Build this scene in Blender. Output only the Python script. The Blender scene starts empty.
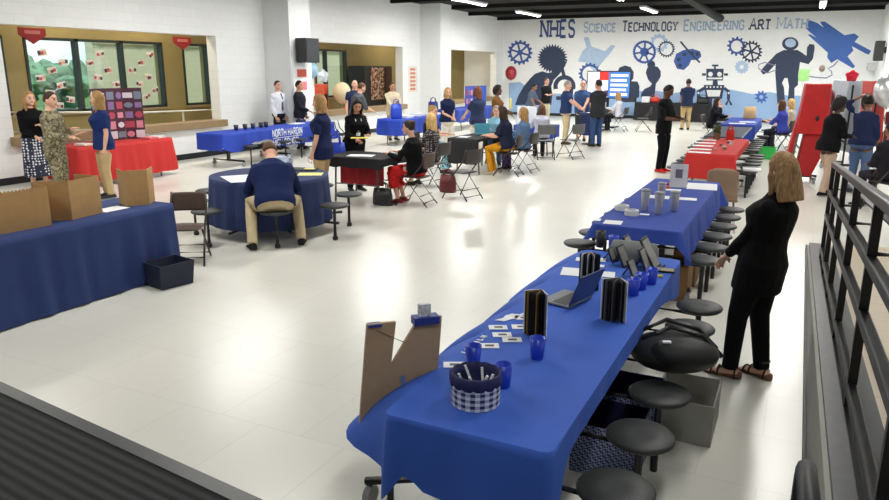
import bpy, bmesh, math, random
from mathutils import Vector as V, Matrix
from mathutils.geometry import tessellate_polygon
random.seed(7)
SC = bpy.context.scene
COL = SC.collection
PI = math.pi
# ------------------------------------------------------------------ camera model (room axes from vanishing points)
F = 715.0; CX = 444.5; CY = 250.0; H = 2.1
_dy = V((808-CX, 70-CY, F)).normalized()
_p2 = V((808-CX-2000, 70-CY-6, F))
_n = _dy.cross(_p2).normalized()
if _n.y > 0: _n = -_n
_dx = _dy.cross(_n)
ROWS = (_dx, _dy, _n)
def ray(u, v):
    d = V((u-CX, v-CY, F))
    return V((ROWS[0].dot(d), ROWS[1].dot(d), ROWS[2].dot(d)))
def gp(u, v, z=0.0):
    d = ray(u, v); t = (z-H)/d.z
    return V((d.x*t, d.y*t, z))
def atY(u, v, Y):
    d = ray(u, v); t = Y/d.y
    return V((d.x*t, Y, H+d.z*t))
def atX(u, v, X):
    d = ray(u, v); t = X/d.x
    return V((X, d.y*t, H+d.z*t))
cam = bpy.data.cameras.new('camera'); co = bpy.data.objects.new('camera', cam); COL.objects.link(co)
M3 = Matrix(((_dx.x, -_dx.y, -_dx.z), (_dy.x, -_dy.y, -_dy.z), (_n.x, -_n.y, -_n.z)))
co.matrix_world = Matrix.Translation((0, 0, H)) @ M3.to_4x4()
cam.sensor_width = 36; cam.lens = F/889*36; cam.clip_start = .05; cam.clip_end = 200
SC.camera = co
SC.view_settings.view_transform = 'Standard'; SC.view_settings.look = 'None'
SC.view_settings.gamma = 1; SC.view_settings.exposure = 0.0
# ------------------------------------------------------------------ materials
def lin(c):
    return tuple(((x/255)/12.92 if x/255 <= .04045 else ((x/255+.055)/1.055)**2.4) for x in c)
MATS = {}
def mat(name, c, rough=.6, metal=0, noise=.06, scale=8, emit=0, spec=.5, coat=0):
    """sRGB 0-255 colour with a slight procedural mottling."""
    if name in MATS: return MATS[name]
    m = bpy.data.materials.new(name); m.use_nodes = True; MATS[name] = m
    nt = m.node_tree; b = nt.nodes['Principled BSDF']; r, g, bl = lin(c)
    b.inputs['Roughness'].default_value = rough; b.inputs['Metallic'].default_value = metal
    b.inputs['Specular IOR Level'].default_value = spec
    if coat: b.inputs['Coat Weight'].default_value = coat
    b.inputs['Base Color'].default_value = (r, g, bl, 1)
    if noise:
        tc = nt.nodes.new('ShaderNodeTexCoord'); n = nt.nodes.new('ShaderNodeTexNoise'); n.inputs['Scale'].default_value = scale
        cr = nt.nodes.new('ShaderNodeValToRGB'); k = noise
        cr.color_ramp.elements[0].color = (r*(1-k), g*(1-k), bl*(1-k), 1); cr.color_ramp.elements[1].color = (min(1, r*(1+k)), min(1, g*(1+k)), min(1, bl*(1+k)), 1)
        cr.color_ramp.elements[0].position = .3; cr.color_ramp.elements[1].position = .7
        nt.links.new(tc.outputs['Object'], n.inputs['Vector']); nt.links.new(n.outputs['Fac'], cr.inputs['Fac']); nt.links.new(cr.outputs['Color'], b.inputs['Base Color'])
    if emit:
        b.inputs['Emission Color'].default_value = (r, g, bl, 1); b.inputs['Emission Strength'].default_value = emit
    return m
def N(nt, t, **kw):
    n = nt.nodes.new(t)
    for k, v in kw.items(): setattr(n, k, v)
    return n
def pattern(name, kind, cols, scale=10, rough=.7):
    if name in MATS: return MATS[name]
    m = bpy.data.materials.new(name); m.use_nodes = True; MATS[name] = m
    nt = m.node_tree; b = nt.nodes['Principled BSDF']; b.inputs['Roughness'].default_value = rough
    tc = N(nt, 'ShaderNodeTexCoord'); L = nt.links.new
    cols = [lin(c)+(1,) for c in cols]
    if kind == 'camo':
        n = N(nt, 'ShaderNodeTexNoise'); n.inputs['Scale'].default_value = scale; n.inputs['Detail'].default_value = 3
        cr = N(nt, 'ShaderNodeValToRGB'); cr.color_ramp.interpolation = 'CONSTANT'
        e = cr.color_ramp.elements
        while len(e) < len(cols): e.new(.5)
        for i, c in enumerate(cols): e[i].position = .30+.4*i/len(cols) if i else 0; e[i].color = c
        L(tc.outputs['Object'], n.inputs['Vector']); L(n.outputs['Fac'], cr.inputs['Fac']); L(cr.outputs['Color'], b.inputs['Base Color'])
    elif kind == 'dots':
        n = N(nt, 'ShaderNodeTexVoronoi'); n.inputs['Scale'].default_value = scale; n.inputs['Randomness'].default_value = .35
        cr = N(nt, 'ShaderNodeValToRGB'); cr.color_ramp.interpolation = 'CONSTANT'
        cr.color_ramp.elements[0].color = cols[1]; cr.color_ramp.elements[1].color = cols[0]; cr.color_ramp.elements[1].position = .36
        L(tc.outputs['Object'], n.inputs['Vector']); L(n.outputs['Distance'], cr.inputs['Fac']); L(cr.outputs['Color'], b.inputs['Base Color'])
    elif kind == 'gingham':
        sx = N(nt, 'ShaderNodeSeparateXYZ'); L(tc.outputs['UV'], sx.inputs[0])
        outs = []
        for ax, k in ((0, 16), (1, 3.6)):
            a = N(nt, 'ShaderNodeMath', operation='MULTIPLY'); a.inputs[1].default_value = k
            f = N(nt, 'ShaderNodeMath', operation='FRACT'); g = N(nt, 'ShaderNodeMath', operation='GREATER_THAN'); g.inputs[1].default_value = .5
            L(sx.outputs[ax], a.inputs[0]); L(a.outputs[0], f.inputs[0]); L(f.outputs[0], g.inputs[0]); outs.append(g)
        s = N(nt, 'ShaderNodeMath', operation='ADD'); L(outs[0].outputs[0], s.inputs[0]); L(outs[1].outputs[0], s.inputs[1])
        d = N(nt, 'ShaderNodeMath', operation='MULTIPLY'); d.inputs[1].default_value = .5; L(s.outputs[0], d.inputs[0])
        cr = N(nt, 'ShaderNodeValToRGB'); cr.color_ramp.elements[0].color = cols[0]; cr.color_ramp.elements[1].color = cols[1]
        L(d.outputs[0], cr.inputs['Fac']); L(cr.outputs['Color'], b.inputs['Base Color'])
    elif kind == 'lattice':
        mp = N(nt, 'ShaderNodeMapping'); mp.inputs['Rotation'].default_value = (PI/4, PI/4, PI/4); L(tc.outputs['Object'], mp.inputs[0])
        n = N(nt, 'ShaderNodeTexChecker'); n.inputs['Scale'].default_value = scale; n.inputs['Color1'].default_value = cols[0]; n.inputs['Color2'].default_value = cols[1]
        L(mp.outputs[0], n.inputs['Vector']); L(n.outputs['Color'], b.inputs['Base Color'])
    return m
def brick_mat(name, c, mortar, bw, bh, rot, rough=.5, ms=.006, bump=.15):
    if name in MATS: return MATS[name]
    m = bpy.data.materials.new(name); m.use_nodes = True; MATS[name] = m
    nt = m.node_tree; b = nt.nodes['Principled BSDF']; b.inputs['Roughness'].default_value = rough; L = nt.links.new
    tc = N(nt, 'ShaderNodeTexCoord'); sp = N(nt, 'ShaderNodeSeparateXYZ'); cb = N(nt, 'ShaderNodeCombineXYZ')
    L(tc.outputs['Object'], sp.inputs[0]); L(sp.outputs[rot[0]], cb.inputs[0]); L(sp.outputs[rot[1]], cb.inputs[1])
    t = N(nt, 'ShaderNodeTexBrick'); t.inputs['Scale'].default_value = 1; t.inputs['Brick Width'].default_value = bw; t.inputs['Row Height'].default_value = bh
    t.inputs['Mortar Size'].default_value = ms; t.inputs['Color1'].default_value = lin(c)+(1,); t.inputs['Color2'].default_value = tuple(x*.97 for x in lin(c))+(1,); t.inputs['Mortar'].default_value = lin(mortar)+(1,)
    L(cb.outputs[0], t.inputs['Vector']); L(t.outputs['Color'], b.inputs['Base Color'])
    if bump:
        bp = N(nt, 'ShaderNodeBump'); bp.inputs['Strength'].default_value = bump; bp.inputs['Distance'].default_value = .01; bp.invert = True
        L(t.outputs['Fac'], bp.inputs['Height']); L(bp.outputs[0], b.inputs['Normal'])
    return m
WHITE_WALL = brick_mat('painted_block', (242, 244, 243), (232, 235, 235), .406, .203, (1, 2), .45)
WHITE_WALL_X = brick_mat('painted_block_back', (242, 244, 245), (236, 239, 240), .406, .203, (0, 2), .5, bump=.06)
# floor: waxed vinyl tile
def floor_mat():
    m = brick_mat('waxed_vinyl_tile', (226, 225, 215), (212, 211, 201), .61, .61, (0, 1), .27, .003, .02)
    b = m.node_tree.nodes['Principled BSDF']; b.inputs['Specular IOR Level'].default_value = .6
    return m
def rib_mat():
    m = bpy.data.materials.new('ribbed_rubber'); m.use_nodes = True; nt = m.node_tree; b = nt.nodes['Principled BSDF']; L = nt.links.new
    b.inputs['Roughness'].default_value = .7; b.inputs['Specular IOR Level'].default_value = .25
    tc = N(nt, 'ShaderNodeTexCoord'); w = N(nt, 'ShaderNodeTexWave'); w.bands_direction = 'Y'; w.inputs['Scale'].default_value = 6.5; w.wave_profile = 'SIN'
    mp = N(nt, 'ShaderNodeMapping'); mp.inputs['Rotation'].default_value = (0, 0, -math.atan(-.115)); L(tc.outputs['Object'], mp.inputs[0]); L(mp.outputs[0], w.inputs['Vector'])
    bp = N(nt, 'ShaderNodeBump'); bp.inputs['Strength'].default_value = .6; bp.inputs['Distance'].default_value = .012; L(w.outputs['Fac'], bp.inputs['Height']); L(bp.outputs[0], b.inputs['Normal'])
    cr = N(nt, 'ShaderNodeValToRGB'); cr.color_ramp.elements[0].color = lin((26, 29, 29))+(1,); cr.color_ramp.elements[1].color = lin((42, 46, 45))+(1,)
    L(w.outputs['Fac'], cr.inputs['Fac']); L(cr.outputs['Color'], b.inputs['Base Color'])
    return m
GLASS = bpy.data.materials.new('window_glass'); GLASS.use_nodes = True
_nt = GLASS.node_tree; _nt.nodes.clear(); _o = N(_nt, 'ShaderNodeOutputMaterial'); _t = N(_nt, 'ShaderNodeBsdfTransparent'); _g = N(_nt, 'ShaderNodeBsdfGlossy'); _g.inputs['Roughness'].default_value = .03
_t.inputs[0].default_value = (.9, .96, .95, 1); _mx = N(_nt, 'ShaderNodeMixShader'); _mx.inputs[0].default_value = .08
_nt.links.new(_t.outputs[0], _mx.inputs[1]); _nt.links.new(_g.outputs[0], _mx.inputs[2]); _nt.links.new(_mx.outputs[0], _o.inputs[0])
BLUE = mat('royal_blue_cloth', (50, 94, 194), .75, noise=.05, scale=3)
BLUE2 = mat('blue_cloth', (36, 66, 158), .75, noise=.05, scale=3)
NAVYC = mat('navy_cloth', (30, 46, 92), .8, noise=.08, scale=4)
REDC = mat('red_cloth', (190, 36, 32), .75, noise=.05, scale=3)
BLACKC = mat('black_cloth', (26, 26, 30), .85)
BLK = mat('black_metal', (24, 25, 27), .4, noise=.03)
BLKP = mat('black_plastic', (30, 31, 33), .5, noise=.05)
STOOL = mat('charcoal_stool', (46, 50, 50), .5, noise=.08, scale=30)
CHROME = mat('chrome', (190, 192, 195), .25, 1)
GREYM = mat('grey_metal', (120, 122, 124), .4, .6)
PAPER = mat('white_paper', (238, 240, 242), .8, noise=.02)
CARD = mat('cardboard', (184, 146, 96), .85, noise=.05, scale=14)
CARD2 = mat('grey_cardboard', (176, 150, 120), .85, noise=.04, scale=14)
OCHRE = mat('ochre_wall', (140, 124, 78), .7, noise=.05, scale=2)
TANW = mat('tan_sill', (150, 126, 92), .6, noise=.05)
DARKFRAME = mat('dark_window_frame', (30, 40, 40), .4)
PLASTICW = mat('white_plastic', (228, 230, 230), .4, noise=.02)
BLUEP = mat('blue_plastic', (34, 64, 190), .3, noise=.04)
STEEL = mat('brushed_steel', (186, 186, 186), .4, .6, noise=.1, scale=20)
# ------------------------------------------------------------------ geometry helpers
def box(bm, x0, x1, y0, y1, z0, z1, mi=0):
    vs = [bm.verts.new((x, y, z)) for z in (z0, z1) for x, y in ((x0, y0), (x1, y0), (x1, y1), (x0, y1))]
    fs = []
    for f in ((3, 2, 1, 0), (4, 5, 6, 7), (0, 1, 5, 4), (1, 2, 6, 5), (2, 3, 7, 6), (3, 0, 4, 7)):
        fc = bm.faces.new([vs[i] for i in f]); fc.material_index = mi; fs.append(fc)
    return vs
def obox(bm, c, ax, ay, az, mi=0):
    """box with half-axes"""
    c, ax, ay, az = V(c), V(ax), V(ay), V(az)
    vs = [bm.verts.new(c+sx*ax+sy*ay+sz*az) for sz in (-1, 1) for sx, sy in ((-1, -1), (1, -1), (1, 1), (-1, 1))]
    for f in ((3, 2, 1, 0), (4, 5, 6, 7), (0, 1, 5, 4), (1, 2, 6, 5), (2, 3, 7, 6), (3, 0, 4, 7)):
        bm.faces.new([vs[i] for i in f]).material_index = mi
def loft(bm, rings, n=12, mi=0, cap=True):
    prev = None; first = None
    for c, ax, ay in rings:
        r = [bm.verts.new(V(c)+math.cos(2*PI*k/n)*V(ax)+math.sin(2*PI*k/n)*V(ay)) for k in range(n)]
        if prev:
            for k in range(n):
                bm.faces.new((prev[k], prev[(k+1) % n], r[(k+1) % n], r[k])).material_index = mi
        else: first = r
        prev = r
    if cap:
        bm.faces.new(list(reversed(first))).material_index = mi
        bm.faces.new(prev).material_index = mi
def frame(d):
    d = d.normalized(); up = V((0, 0, 1)) if abs(d.z) < .9 else V((0, 1, 0))
    a = d.cross(up).normalized(); return a, a.cross(d).normalized()*1
def tube(bm, pts, rad, n=8, mi=0, rnd=False):
    pts = [V(p) for p in pts]; m = len(pts)
    if not isinstance(rad, (list, tuple)): rad = [rad]*m
    rings = []
    for i, p in enumerate(pts):
        d = (pts[min(i+1, m-1)]-pts[max(i-1, 0)])
        a, b = frame(d)
        if rings:  # keep the frame turning smoothly
            pa = rings[-1][1].normalized(); b = d.normalized().cross(pa).normalized(); a = b.cross(d.normalized()).normalized()
        r = rad[i]
        if rnd and i == 0:
            for k, q in ((.75, .65), ): rings.append((p-d.normalized()*r*k, a*r*q, b*r*q))
        rings.append((p, a*r, b*r))
        if rnd and i == m-1:
            rings.append((p+d.normalized()*r*.75, a*r*.65, b*r*.65))
    # consistent winding
    if len(rings) > 1:
        dd = rings[1][0]-rings[0][0]
        if rings[0][1].cross(rings[0][2]).dot(dd) < 0: rings = [(c, a, -b) for c, a, b in rings]
    loft(bm, rings, n, mi)
def lathe(bm, prof, n=24, c=(0, 0, 0), mi=0, cap=True):
    c = V(c)
    loft(bm, [(c+V((0, 0, z)), V((r, 0, 0)), V((0, r, 0))) for r, z in prof], n, mi, cap)
def disc(bm, c, r, h, n=24, mi=0, bev=.01):
    x, y, z = c
    lathe(bm, [(r-bev, z), (r, z+bev), (r, z+h-bev), (r-bev, z+h)], n, (x, y, 0), mi)
def ell(bm, c, rx, ry, rz, nu=14, nv=9, mi=0, f=None):
    c = V(c); rows = []
    for j in range(nv+1):
        th = PI*j/nv; row = []
        for i in range(nu):
            ph = 2*PI*i/nu; d = V((math.sin(th)*math.cos(ph), math.sin(th)*math.sin(ph), math.cos(th)))
            p = V((d.x*rx, d.y*ry, d.z*rz))
            if f: p = f(d, p)
            row.append(p)
        rows.append(row)
    top = bm.verts.new(c+rows[0][0]); bot = bm.verts.new(c+rows[-1][0])
    vr = [[bm.verts.new(c+p) for p in row] for row in rows[1:-1]]
    for i in range(nu):
        k = (i+1) % nu
        bm.faces.new((top, vr[0][i], vr[0][k])).material_index = mi
        bm.faces.new((bot, vr[-1][k], vr[-1][i])).material_index = mi
        for j in range(len(vr)-1):
            bm.faces.new((vr[j][i], vr[j+1][i], vr[j+1][k], vr[j][k])).material_index = mi
def prism(bm, poly, to3, depth, mi=0):
    """poly 2D list -> extruded flat solid; to3(x,y) -> Vector; depth Vector"""
    a = [bm.verts.new(to3(x, y)) for x, y in poly]; b = [bm.verts.new(to3(x, y)+depth) for x, y in poly]
    n = len(poly)
    f1 = bm.faces.new(a); f2 = bm.faces.new(list(reversed(b))); f1.material_index = mi; f2.material_index = mi
    for i in range(n): bm.faces.new((a[i], b[i], b[(i+1) % n], a[(i+1) % n])).material_index = mi
def finish(bm, name, mats, parent=None, smooth=False, bevel=0, recalc=True, loc=None):
    if recalc: bmesh.ops.recalc_face_normals(bm, faces=bm.faces)
    me = bpy.data.meshes.new(name); bm.to_mesh(me); bm.free()
    if not isinstance(mats, (list, tuple)): mats = [mats]
    for m in mats: me.materials.append(m)
    o = bpy.data.objects.new(name, me); COL.objects.link(o)
    if smooth:
        for p in me.polygons: p.use_smooth = True
    if bevel:
        b = o.modifiers.new('bevel', 'BEVEL'); b.width = bevel; b.segments = 2; b.limit_method = 'ANGLE'
    if parent: o.parent = parent
    if loc is not None: o.location = loc
    return o
def tag(o, label, cat, group=None):
    o['label'] = label; o['category'] = cat
    if group: o['group'] = group
    return o
def struct(o):
    o['kind'] = 'structure'; return o
def thing(name, label, cat, loc=(0, 0, 0), rz=0, group=None):
    o = bpy.data.objects.new(name, None); COL.objects.link(o); o.location = loc; o.rotation_euler = (0, 0, rz); o.empty_display_size = .1
    return tag(o, label, cat, group)
def copy_thing(root, loc, rz, label, group=None):
    r = root.copy(); COL.objects.link(r); r.location = loc; r.rotation_euler = (0, 0, rz); r['label'] = label
    if group: r['group'] = group
    for ch in list(root.children):
        c = ch.copy(); COL.objects.link(c); c.parent = r
        for g in list(ch.children):
            d = g.copy(); COL.objects.link(d); d.parent = c
    return r
NB = bmesh.new
def facing(fx, fy): return math.atan2(-fx, fy)
# ------------------------------------------------------------------ people
def remesh(bm, voxel, it=2):
    bmesh.ops.recalc_face_normals(bm, faces=bm.faces)
    me = bpy.data.meshes.new('t'); bm.to_mesh(me); bm.free()
    o = bpy.data.objects.new('t', me); COL.objects.link(o)
    r = o.modifiers.new('r', 'REMESH'); r.mode = 'VOXEL'; r.voxel_size = voxel; r.use_smooth_shade = True
    if it:
        s = o.modifiers.new('s', 'SMOOTH'); s.factor = .5; s.iterations = it
    dg = bpy.context.evaluated_depsgraph_get(); dg.update()
    out = bpy.data.meshes.new_from_object(o.evaluated_get(dg))
    bpy.data.objects.remove(o); bpy.data.meshes.remove(me)
    return out
SKIN = {'light': mat('skin_light', (222, 172, 146), .55, noise=.04), 'tan': mat('skin_tan', (196, 142, 112), .55, noise=.04), 'dark': mat('skin_dark', (92, 62, 48), .5, noise=.05), 'brown': mat('skin_brown', (140, 98, 74), .5, noise=.05)}
EYE = mat('eye', (40, 32, 30), .3, noise=0); LIP = mat('lips', (168, 92, 86), .5, noise=0)
HC = {'blonde': (196, 160, 100), 'dblonde': (164, 128, 80), 'brown': (88, 60, 40), 'dbrown': (52, 36, 28), 'black': (22, 19, 20), 'grey': (150, 146, 140), 'auburn': (120, 70, 44), 'ash': (136, 106, 70)}
def hairmat(c):
    if 'hair_'+c in MATS: return MATS['hair_'+c]
    m = mat('hair_'+c, HC[c], .55, noise=.42, scale=1, spec=.3); nt = m.node_tree
    n = [x for x in nt.nodes if x.type == 'TEX_NOISE'][0]; tc = [x for x in nt.nodes if x.type == 'TEX_COORD'][0]
    mp = N(nt, 'ShaderNodeMapping'); mp.inputs['Scale'].default_value = (90, 90, 9); nt.links.new(tc.outputs['Object'], mp.inputs[0]); nt.links.new(mp.outputs[0], n.inputs['Vector'])
    bp = N(nt, 'ShaderNodeBump'); bp.inputs['Strength'].default_value = .4; bp.inputs['Distance'].default_value = .004; nt.links.new(n.outputs['Fac'], bp.inputs['Height']); nt.links.new(bp.outputs[0], nt.nodes['Principled BSDF'].inputs['Normal'])
    return m
def C(c, n=None, rough=.8): return mat('fabric_%d_%d_%d' % c, c, rough, noise=.07, scale=12, spec=.15)
HANDS = {'down': (.24, .05, .83), 'front': (.035, .24, 1.0), 'table': (.17, .40, .80), 'lap': (.10, .30, .70), 'face': (.06, .20, 1.45), 'hip': (.2, .0, .95), 'chest': (.07, .26, 1.18), 'hold': (.14, .30, 1.08), 'cross': (-.12, .20, 1.16), 'fwd': (.14, .40, 1.02), 'pocket': (.2, .09, .86), 'back': (.1, -.2, .95)}
def person(pos, face, h, label, pose='stand', sex='m', hands=('down', 'down'), lean=0, head=(0, 0), skin='light', hair=('short', 'brown'),
           top=None, sleeve=.55, hem=-.1, bot=None, botkind='trousers', hemz=.4, shoes=(40, 38, 36), seat=.45, fat=1.0, vox=.013, stance=.1, kneey=.42, footy=.40, twist=0, group=None, extra=None, vest=None, cloth_m=None, z=0):
    s = h/1.76; seat_ = seat/s; fem = sex == 'f'
    root = thing('person', label, 'person', (pos[0], pos[1], z), facing(*face), group)
    sit = pose == 'sit'
    hz = seat_+.10 if sit else .92
    hip = V((0, 0, hz)); ca, sa = math.cos(math.radians(lean)), math.sin(math.radians(lean)); tw = Matrix.Rotation(math.radians(twist), 3, 'Z')
    def T(x, y, zz):
        v = tw @ V((x, y, 0)); v.z = zz
        return hip+V((v.x, v.y*ca+v.z*sa, v.z*ca-v.y*sa))
    def TD(x, y, zz): return T(x, y, zz)-hip
    if fem: prof = [(-.10, .10, .09, 0), (-.05, .172, .12, -.01), (.02, .178, .12, -.012), (.12, .145, .10, 0), (.2, .13, .092, 0), (.3, .145, .112, .012), (.38, .155, .125, .02), (.44, .160, .102, .0), (.485, .142, .085, -.008), (.525, .10, .07, -.012), (.56, .062, .056, -.012), (.59, .048, .05, -.01), (.65, .046, .048, .0)]
    else: prof = [(-.10, .10, .09, 0), (-.05, .162, .115, -.01), (.02, .168, .12, -.01), (.12, .156, .108, 0), (.22, .158, .108, .005), (.34, .178, .12, .01), (.43, .186, .116, .0), (.485, .168, .10, -.008), (.53, .115, .08, -.012), (.565, .072, .064, -.01), (.60, .058, .058, -.006), (.65, .056, .056, .0)]
    def torso(bm, lo, hi, cl, mi=0, k=1.0, straight=False):
        rr = []
        P = [(zz, w*(fat if zz < .45 else 1), d*(fat if zz < .45 else 1), y) for zz, w, d, y in prof]
        def at(zz):
            for a, b in zip(P, P[1:]):
                if a[0] <= zz <= b[0]:
                    t = (zz-a[0])/(b[0]-a[0]); return tuple(a[i]+(b[i]-a[i])*t for i in range(4))
            return P[0] if zz < P[0][0] else P[-1]
        zs = sorted(set([lo, hi]+[p[0] for p in P if lo < p[0] < hi]))
        for zz in zs:
            _, w, d, y = at(max(zz, -.05) if straight else zz)
            rr.append((T(0, y, zz), TD(w+cl, 0, 0)*k, TD(0, d+cl, 0)*k))
        loft(bm, rr, 16, mi)
    # --- limb joints
    shx = .158 if fem else .182
    arms = []
    for sd, hd in ((-1, hands[0]), (1, hands[1])):
        S = T(sd*shx, -.01, .452)
        if isinstance(hd, str):
            t = V(HANDS[hd]); t.x *= sd
            if hd not in ('table', 'lap', 'fwd') or not sit: t = V((t.x, t.y, t.z-.92+hz))
            if hd == 'table' and sit: t.z = .80/s
            t = V((t.x, t.y+(t.z-hz)*sa*.7, t.z))
        else: t = V(hd)/s
        d = t-S; L1, L2 = .285, .25; D = min(d.length, L1+L2-.004); d = d.normalized(); t = S+d*D
        a = (L1*L1-L2*L2+D*D)/(2*D); hh = math.sqrt(max(0, L1*L1-a*a))
        pole = V((sd*.55, -.6, -.75)); pole = (pole-d*pole.dot(d)).normalized()
        arms.append((sd, S, S+d*a+pole*hh, t))
    legs = []
    for sd in (-1, 1):
        hj = V((sd*.09, 0, hz-.01))
        if sit:
            kx = sd*max(.10, stance); ky = kneey if not isinstance(kneey, tuple) else kneey[(sd+1)//2]; fy = footy if not isinstance(footy, tuple) else footy[(sd+1)//2]
            legs.append((sd, hj, V((kx, ky, max(seat_+.07, .50) if seat < .5 else seat_+.03)), V((kx*1.05, fy, .09))))
        else:
            fy = 0 if not isinstance(footy, tuple) else footy[(sd+1)//2]
            legs.append((sd, hj, V((sd*(stance*.5+.048), .03+fy*.5, .50)), V((sd*stance, fy-.01, .09))))
    # --- head frame
    nk = T(0, 0, .625); HM = Matrix.Rotation(math.radians(head[0]+twist), 3, 'Z') @ Matrix.Rotation(-math.radians(head[1]+lean*.3), 3, 'X')
    hc = nk+TD(0, 0, .045)+HM @ V((0, .018, .035))
    def hp(x, y, zz): return hc+HM @ V((x, y, zz))
    # --- body: one continuous surface
    bm = NB(); torso(bm, -.10, .65, 0)
    def headf(d, p):
        if d.z < 0:
            p = V((p.x*(1-.26*d.z*d.z), p.y*(1-.1*d.z*d.z)+(.012 if d.y > 0 else 0)*-d.z, p.z))
        if d.y > .3:
            p = p.copy(); p.y -= .010*math.exp(-((abs(p.x)-.034)/.022)**2-((p.z-.012)/.018)**2); p.y += .005*math.exp(-((p.z-.045)/.015)**2)
        return HM @ p
    ell(bm, hc, .080, .098, .120, 32, 24, f=headf)
    ell(bm, hp(0, .098, -.014), .013, .02, .022, 8, 6, f=lambda d, p: HM @ p); tube(bm, [hp(0, .088, .028), hp(0, .110, -.02)], [.009, .013], 7)
    for sd in (-1, 1): ell(bm, hp(sd*.081, -.008, -.008), .012, .022, .032, 8, 6, f=lambda d, p: HM @ p)
    ell(bm, hp(0, .078, -.088), .03, .022, .02, 8, 6, f=lambda d, p: HM @ p)
    ar = (.046, .037, .024) if fem else (.054, .043, .029)
    fr = .0088
    for sd, S, E_, W in arms:
        tube(bm, [S, S+(E_-S)*.45, E_, E_+(W-E_)*.3, W], [ar[0], ar[0]*.95, ar[1], ar[1]*.98, ar[2]], 10, rnd=True)
        d = (W-E_).normalized(); side = d.cross(V((0, 0, 1)))
        if side.length < .3: side = V((0, 1, 0))
        side.normalize()
        if d.z < -.75: side = (V((0, 1, 0))-d*d.y).normalized()
        nrm = d.cross(side).normalized()
        if d.z < -.75:
            if nrm.x*sd > 0: nrm = -nrm
        elif nrm.z > 0: nrm = -nrm
        pc = W+d*.045
        loft(bm, [(W, side*.024, nrm*.02), (W+d*.03, side*.038, nrm*.017), (W+d*.07, side*.045, nrm*.016), (W+d*.085, side*.041, nrm*.013)], 10)
        for k, ln in enumerate((.078, .088, .083, .064)):
            q = W+d*.075+side*(.035-.0232*k)
            k1 = q+d*ln*.55+nrm*ln*.12+side*(.5-.33*k)*.016; k2 = k1+d*ln*.42+nrm*ln*.32
            tube(bm, [q-d*.02, k1, k2], [fr*1.05, fr, fr*.85], 7, rnd=True)
        th = side if (k >= 0) else side
        tq = W+d*.03+side*.03
        tube(bm, [tq-side*.012, tq+side*.026+d*.026+nrm*.012, tq+side*.032+d*.056+nrm*.024], [.012, .0105, .009], 7, rnd=True)
    for sd, a, k, n_ in legs:
        r = (.084, .056, .052, .036) if not fem else (.084, .052, .05, .033)
        tube(bm, [a, a+(k-a)*.35, k, k+(n_-k)*.3, n_], [r[0]*fat**.5, r[0]*.94*fat**.5, r[1], r[2], r[3]], 12, rnd=True)
    def foot(bm, n_, sd, cl, zlo, mi=0, lift=0):
        fd = V((sd*.18, 1, 0)).normalized(); sx = V((fd.y, -fd.x, 0)); g = V((n_.x, n_.y, 0))
        rr = []
        for y, w, zt in ((-.075, .024, .05), (-.05, .034, .085), (0, .037, .10), (.05, .038, .075), (.11, .044, .05), (.15, .042, .038), (.178, .026, .028)):
            zt = zt+cl; rr.append((g+fd*(y*(1+cl*4))+V((0, 0, (zlo+zt)/2+lift)), sx*(w+cl), V((0, 0, (zt-zlo)/2))))
        loft(bm, rr, 10, mi)
    for sd, a, k, n_ in legs: foot(bm, n_, sd, 0, .012)
    me = remesh(bm, min(vox, .0082), 2)
    eyes = [hp(sd*.034, .088, .014) for sd in (-1, 1)]; mo = hp(0, .094, -.058); rx = HM @ V((1, 0, 0)); rz_ = HM @ V((0, 0, 1)); fw = HM @ V((0, 1, 0))
    for p in me.polygons:
        c = p.center
        if (c-hc).length < .16 and (c-hc).dot(fw) > .05:
            if min((c-e).length for e in eyes) < .0145: p.material_index = 1
            elif abs((c-hc).dot(rz_)-.040) < .0055 and .014 < abs((c-hc).dot(rx)) < .056: p.material_index = 3
            elif abs((c-mo).dot(rz_)) < .0085 and abs((c-mo).dot(rx)) < .026 and (c-mo).length < .04: p.material_index = 2
    def emit(me, name, m, lab=None):
        me.transform(Matrix.Scale(s, 4)); me.name = name
        for q in (m if isinstance(m, (list, tuple)) else [m]): me.materials.append(q)
        for p in me.polygons: p.use_smooth = True
        o = bpy.data.objects.new(name, me); COL.objects.link(o); o.parent = root
        if lab: o['label'] = lab
        return o
    emit(me, 'body', [SKIN[skin], EYE, LIP, hairmat(hair[1] if hair else 'brown')])
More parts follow.
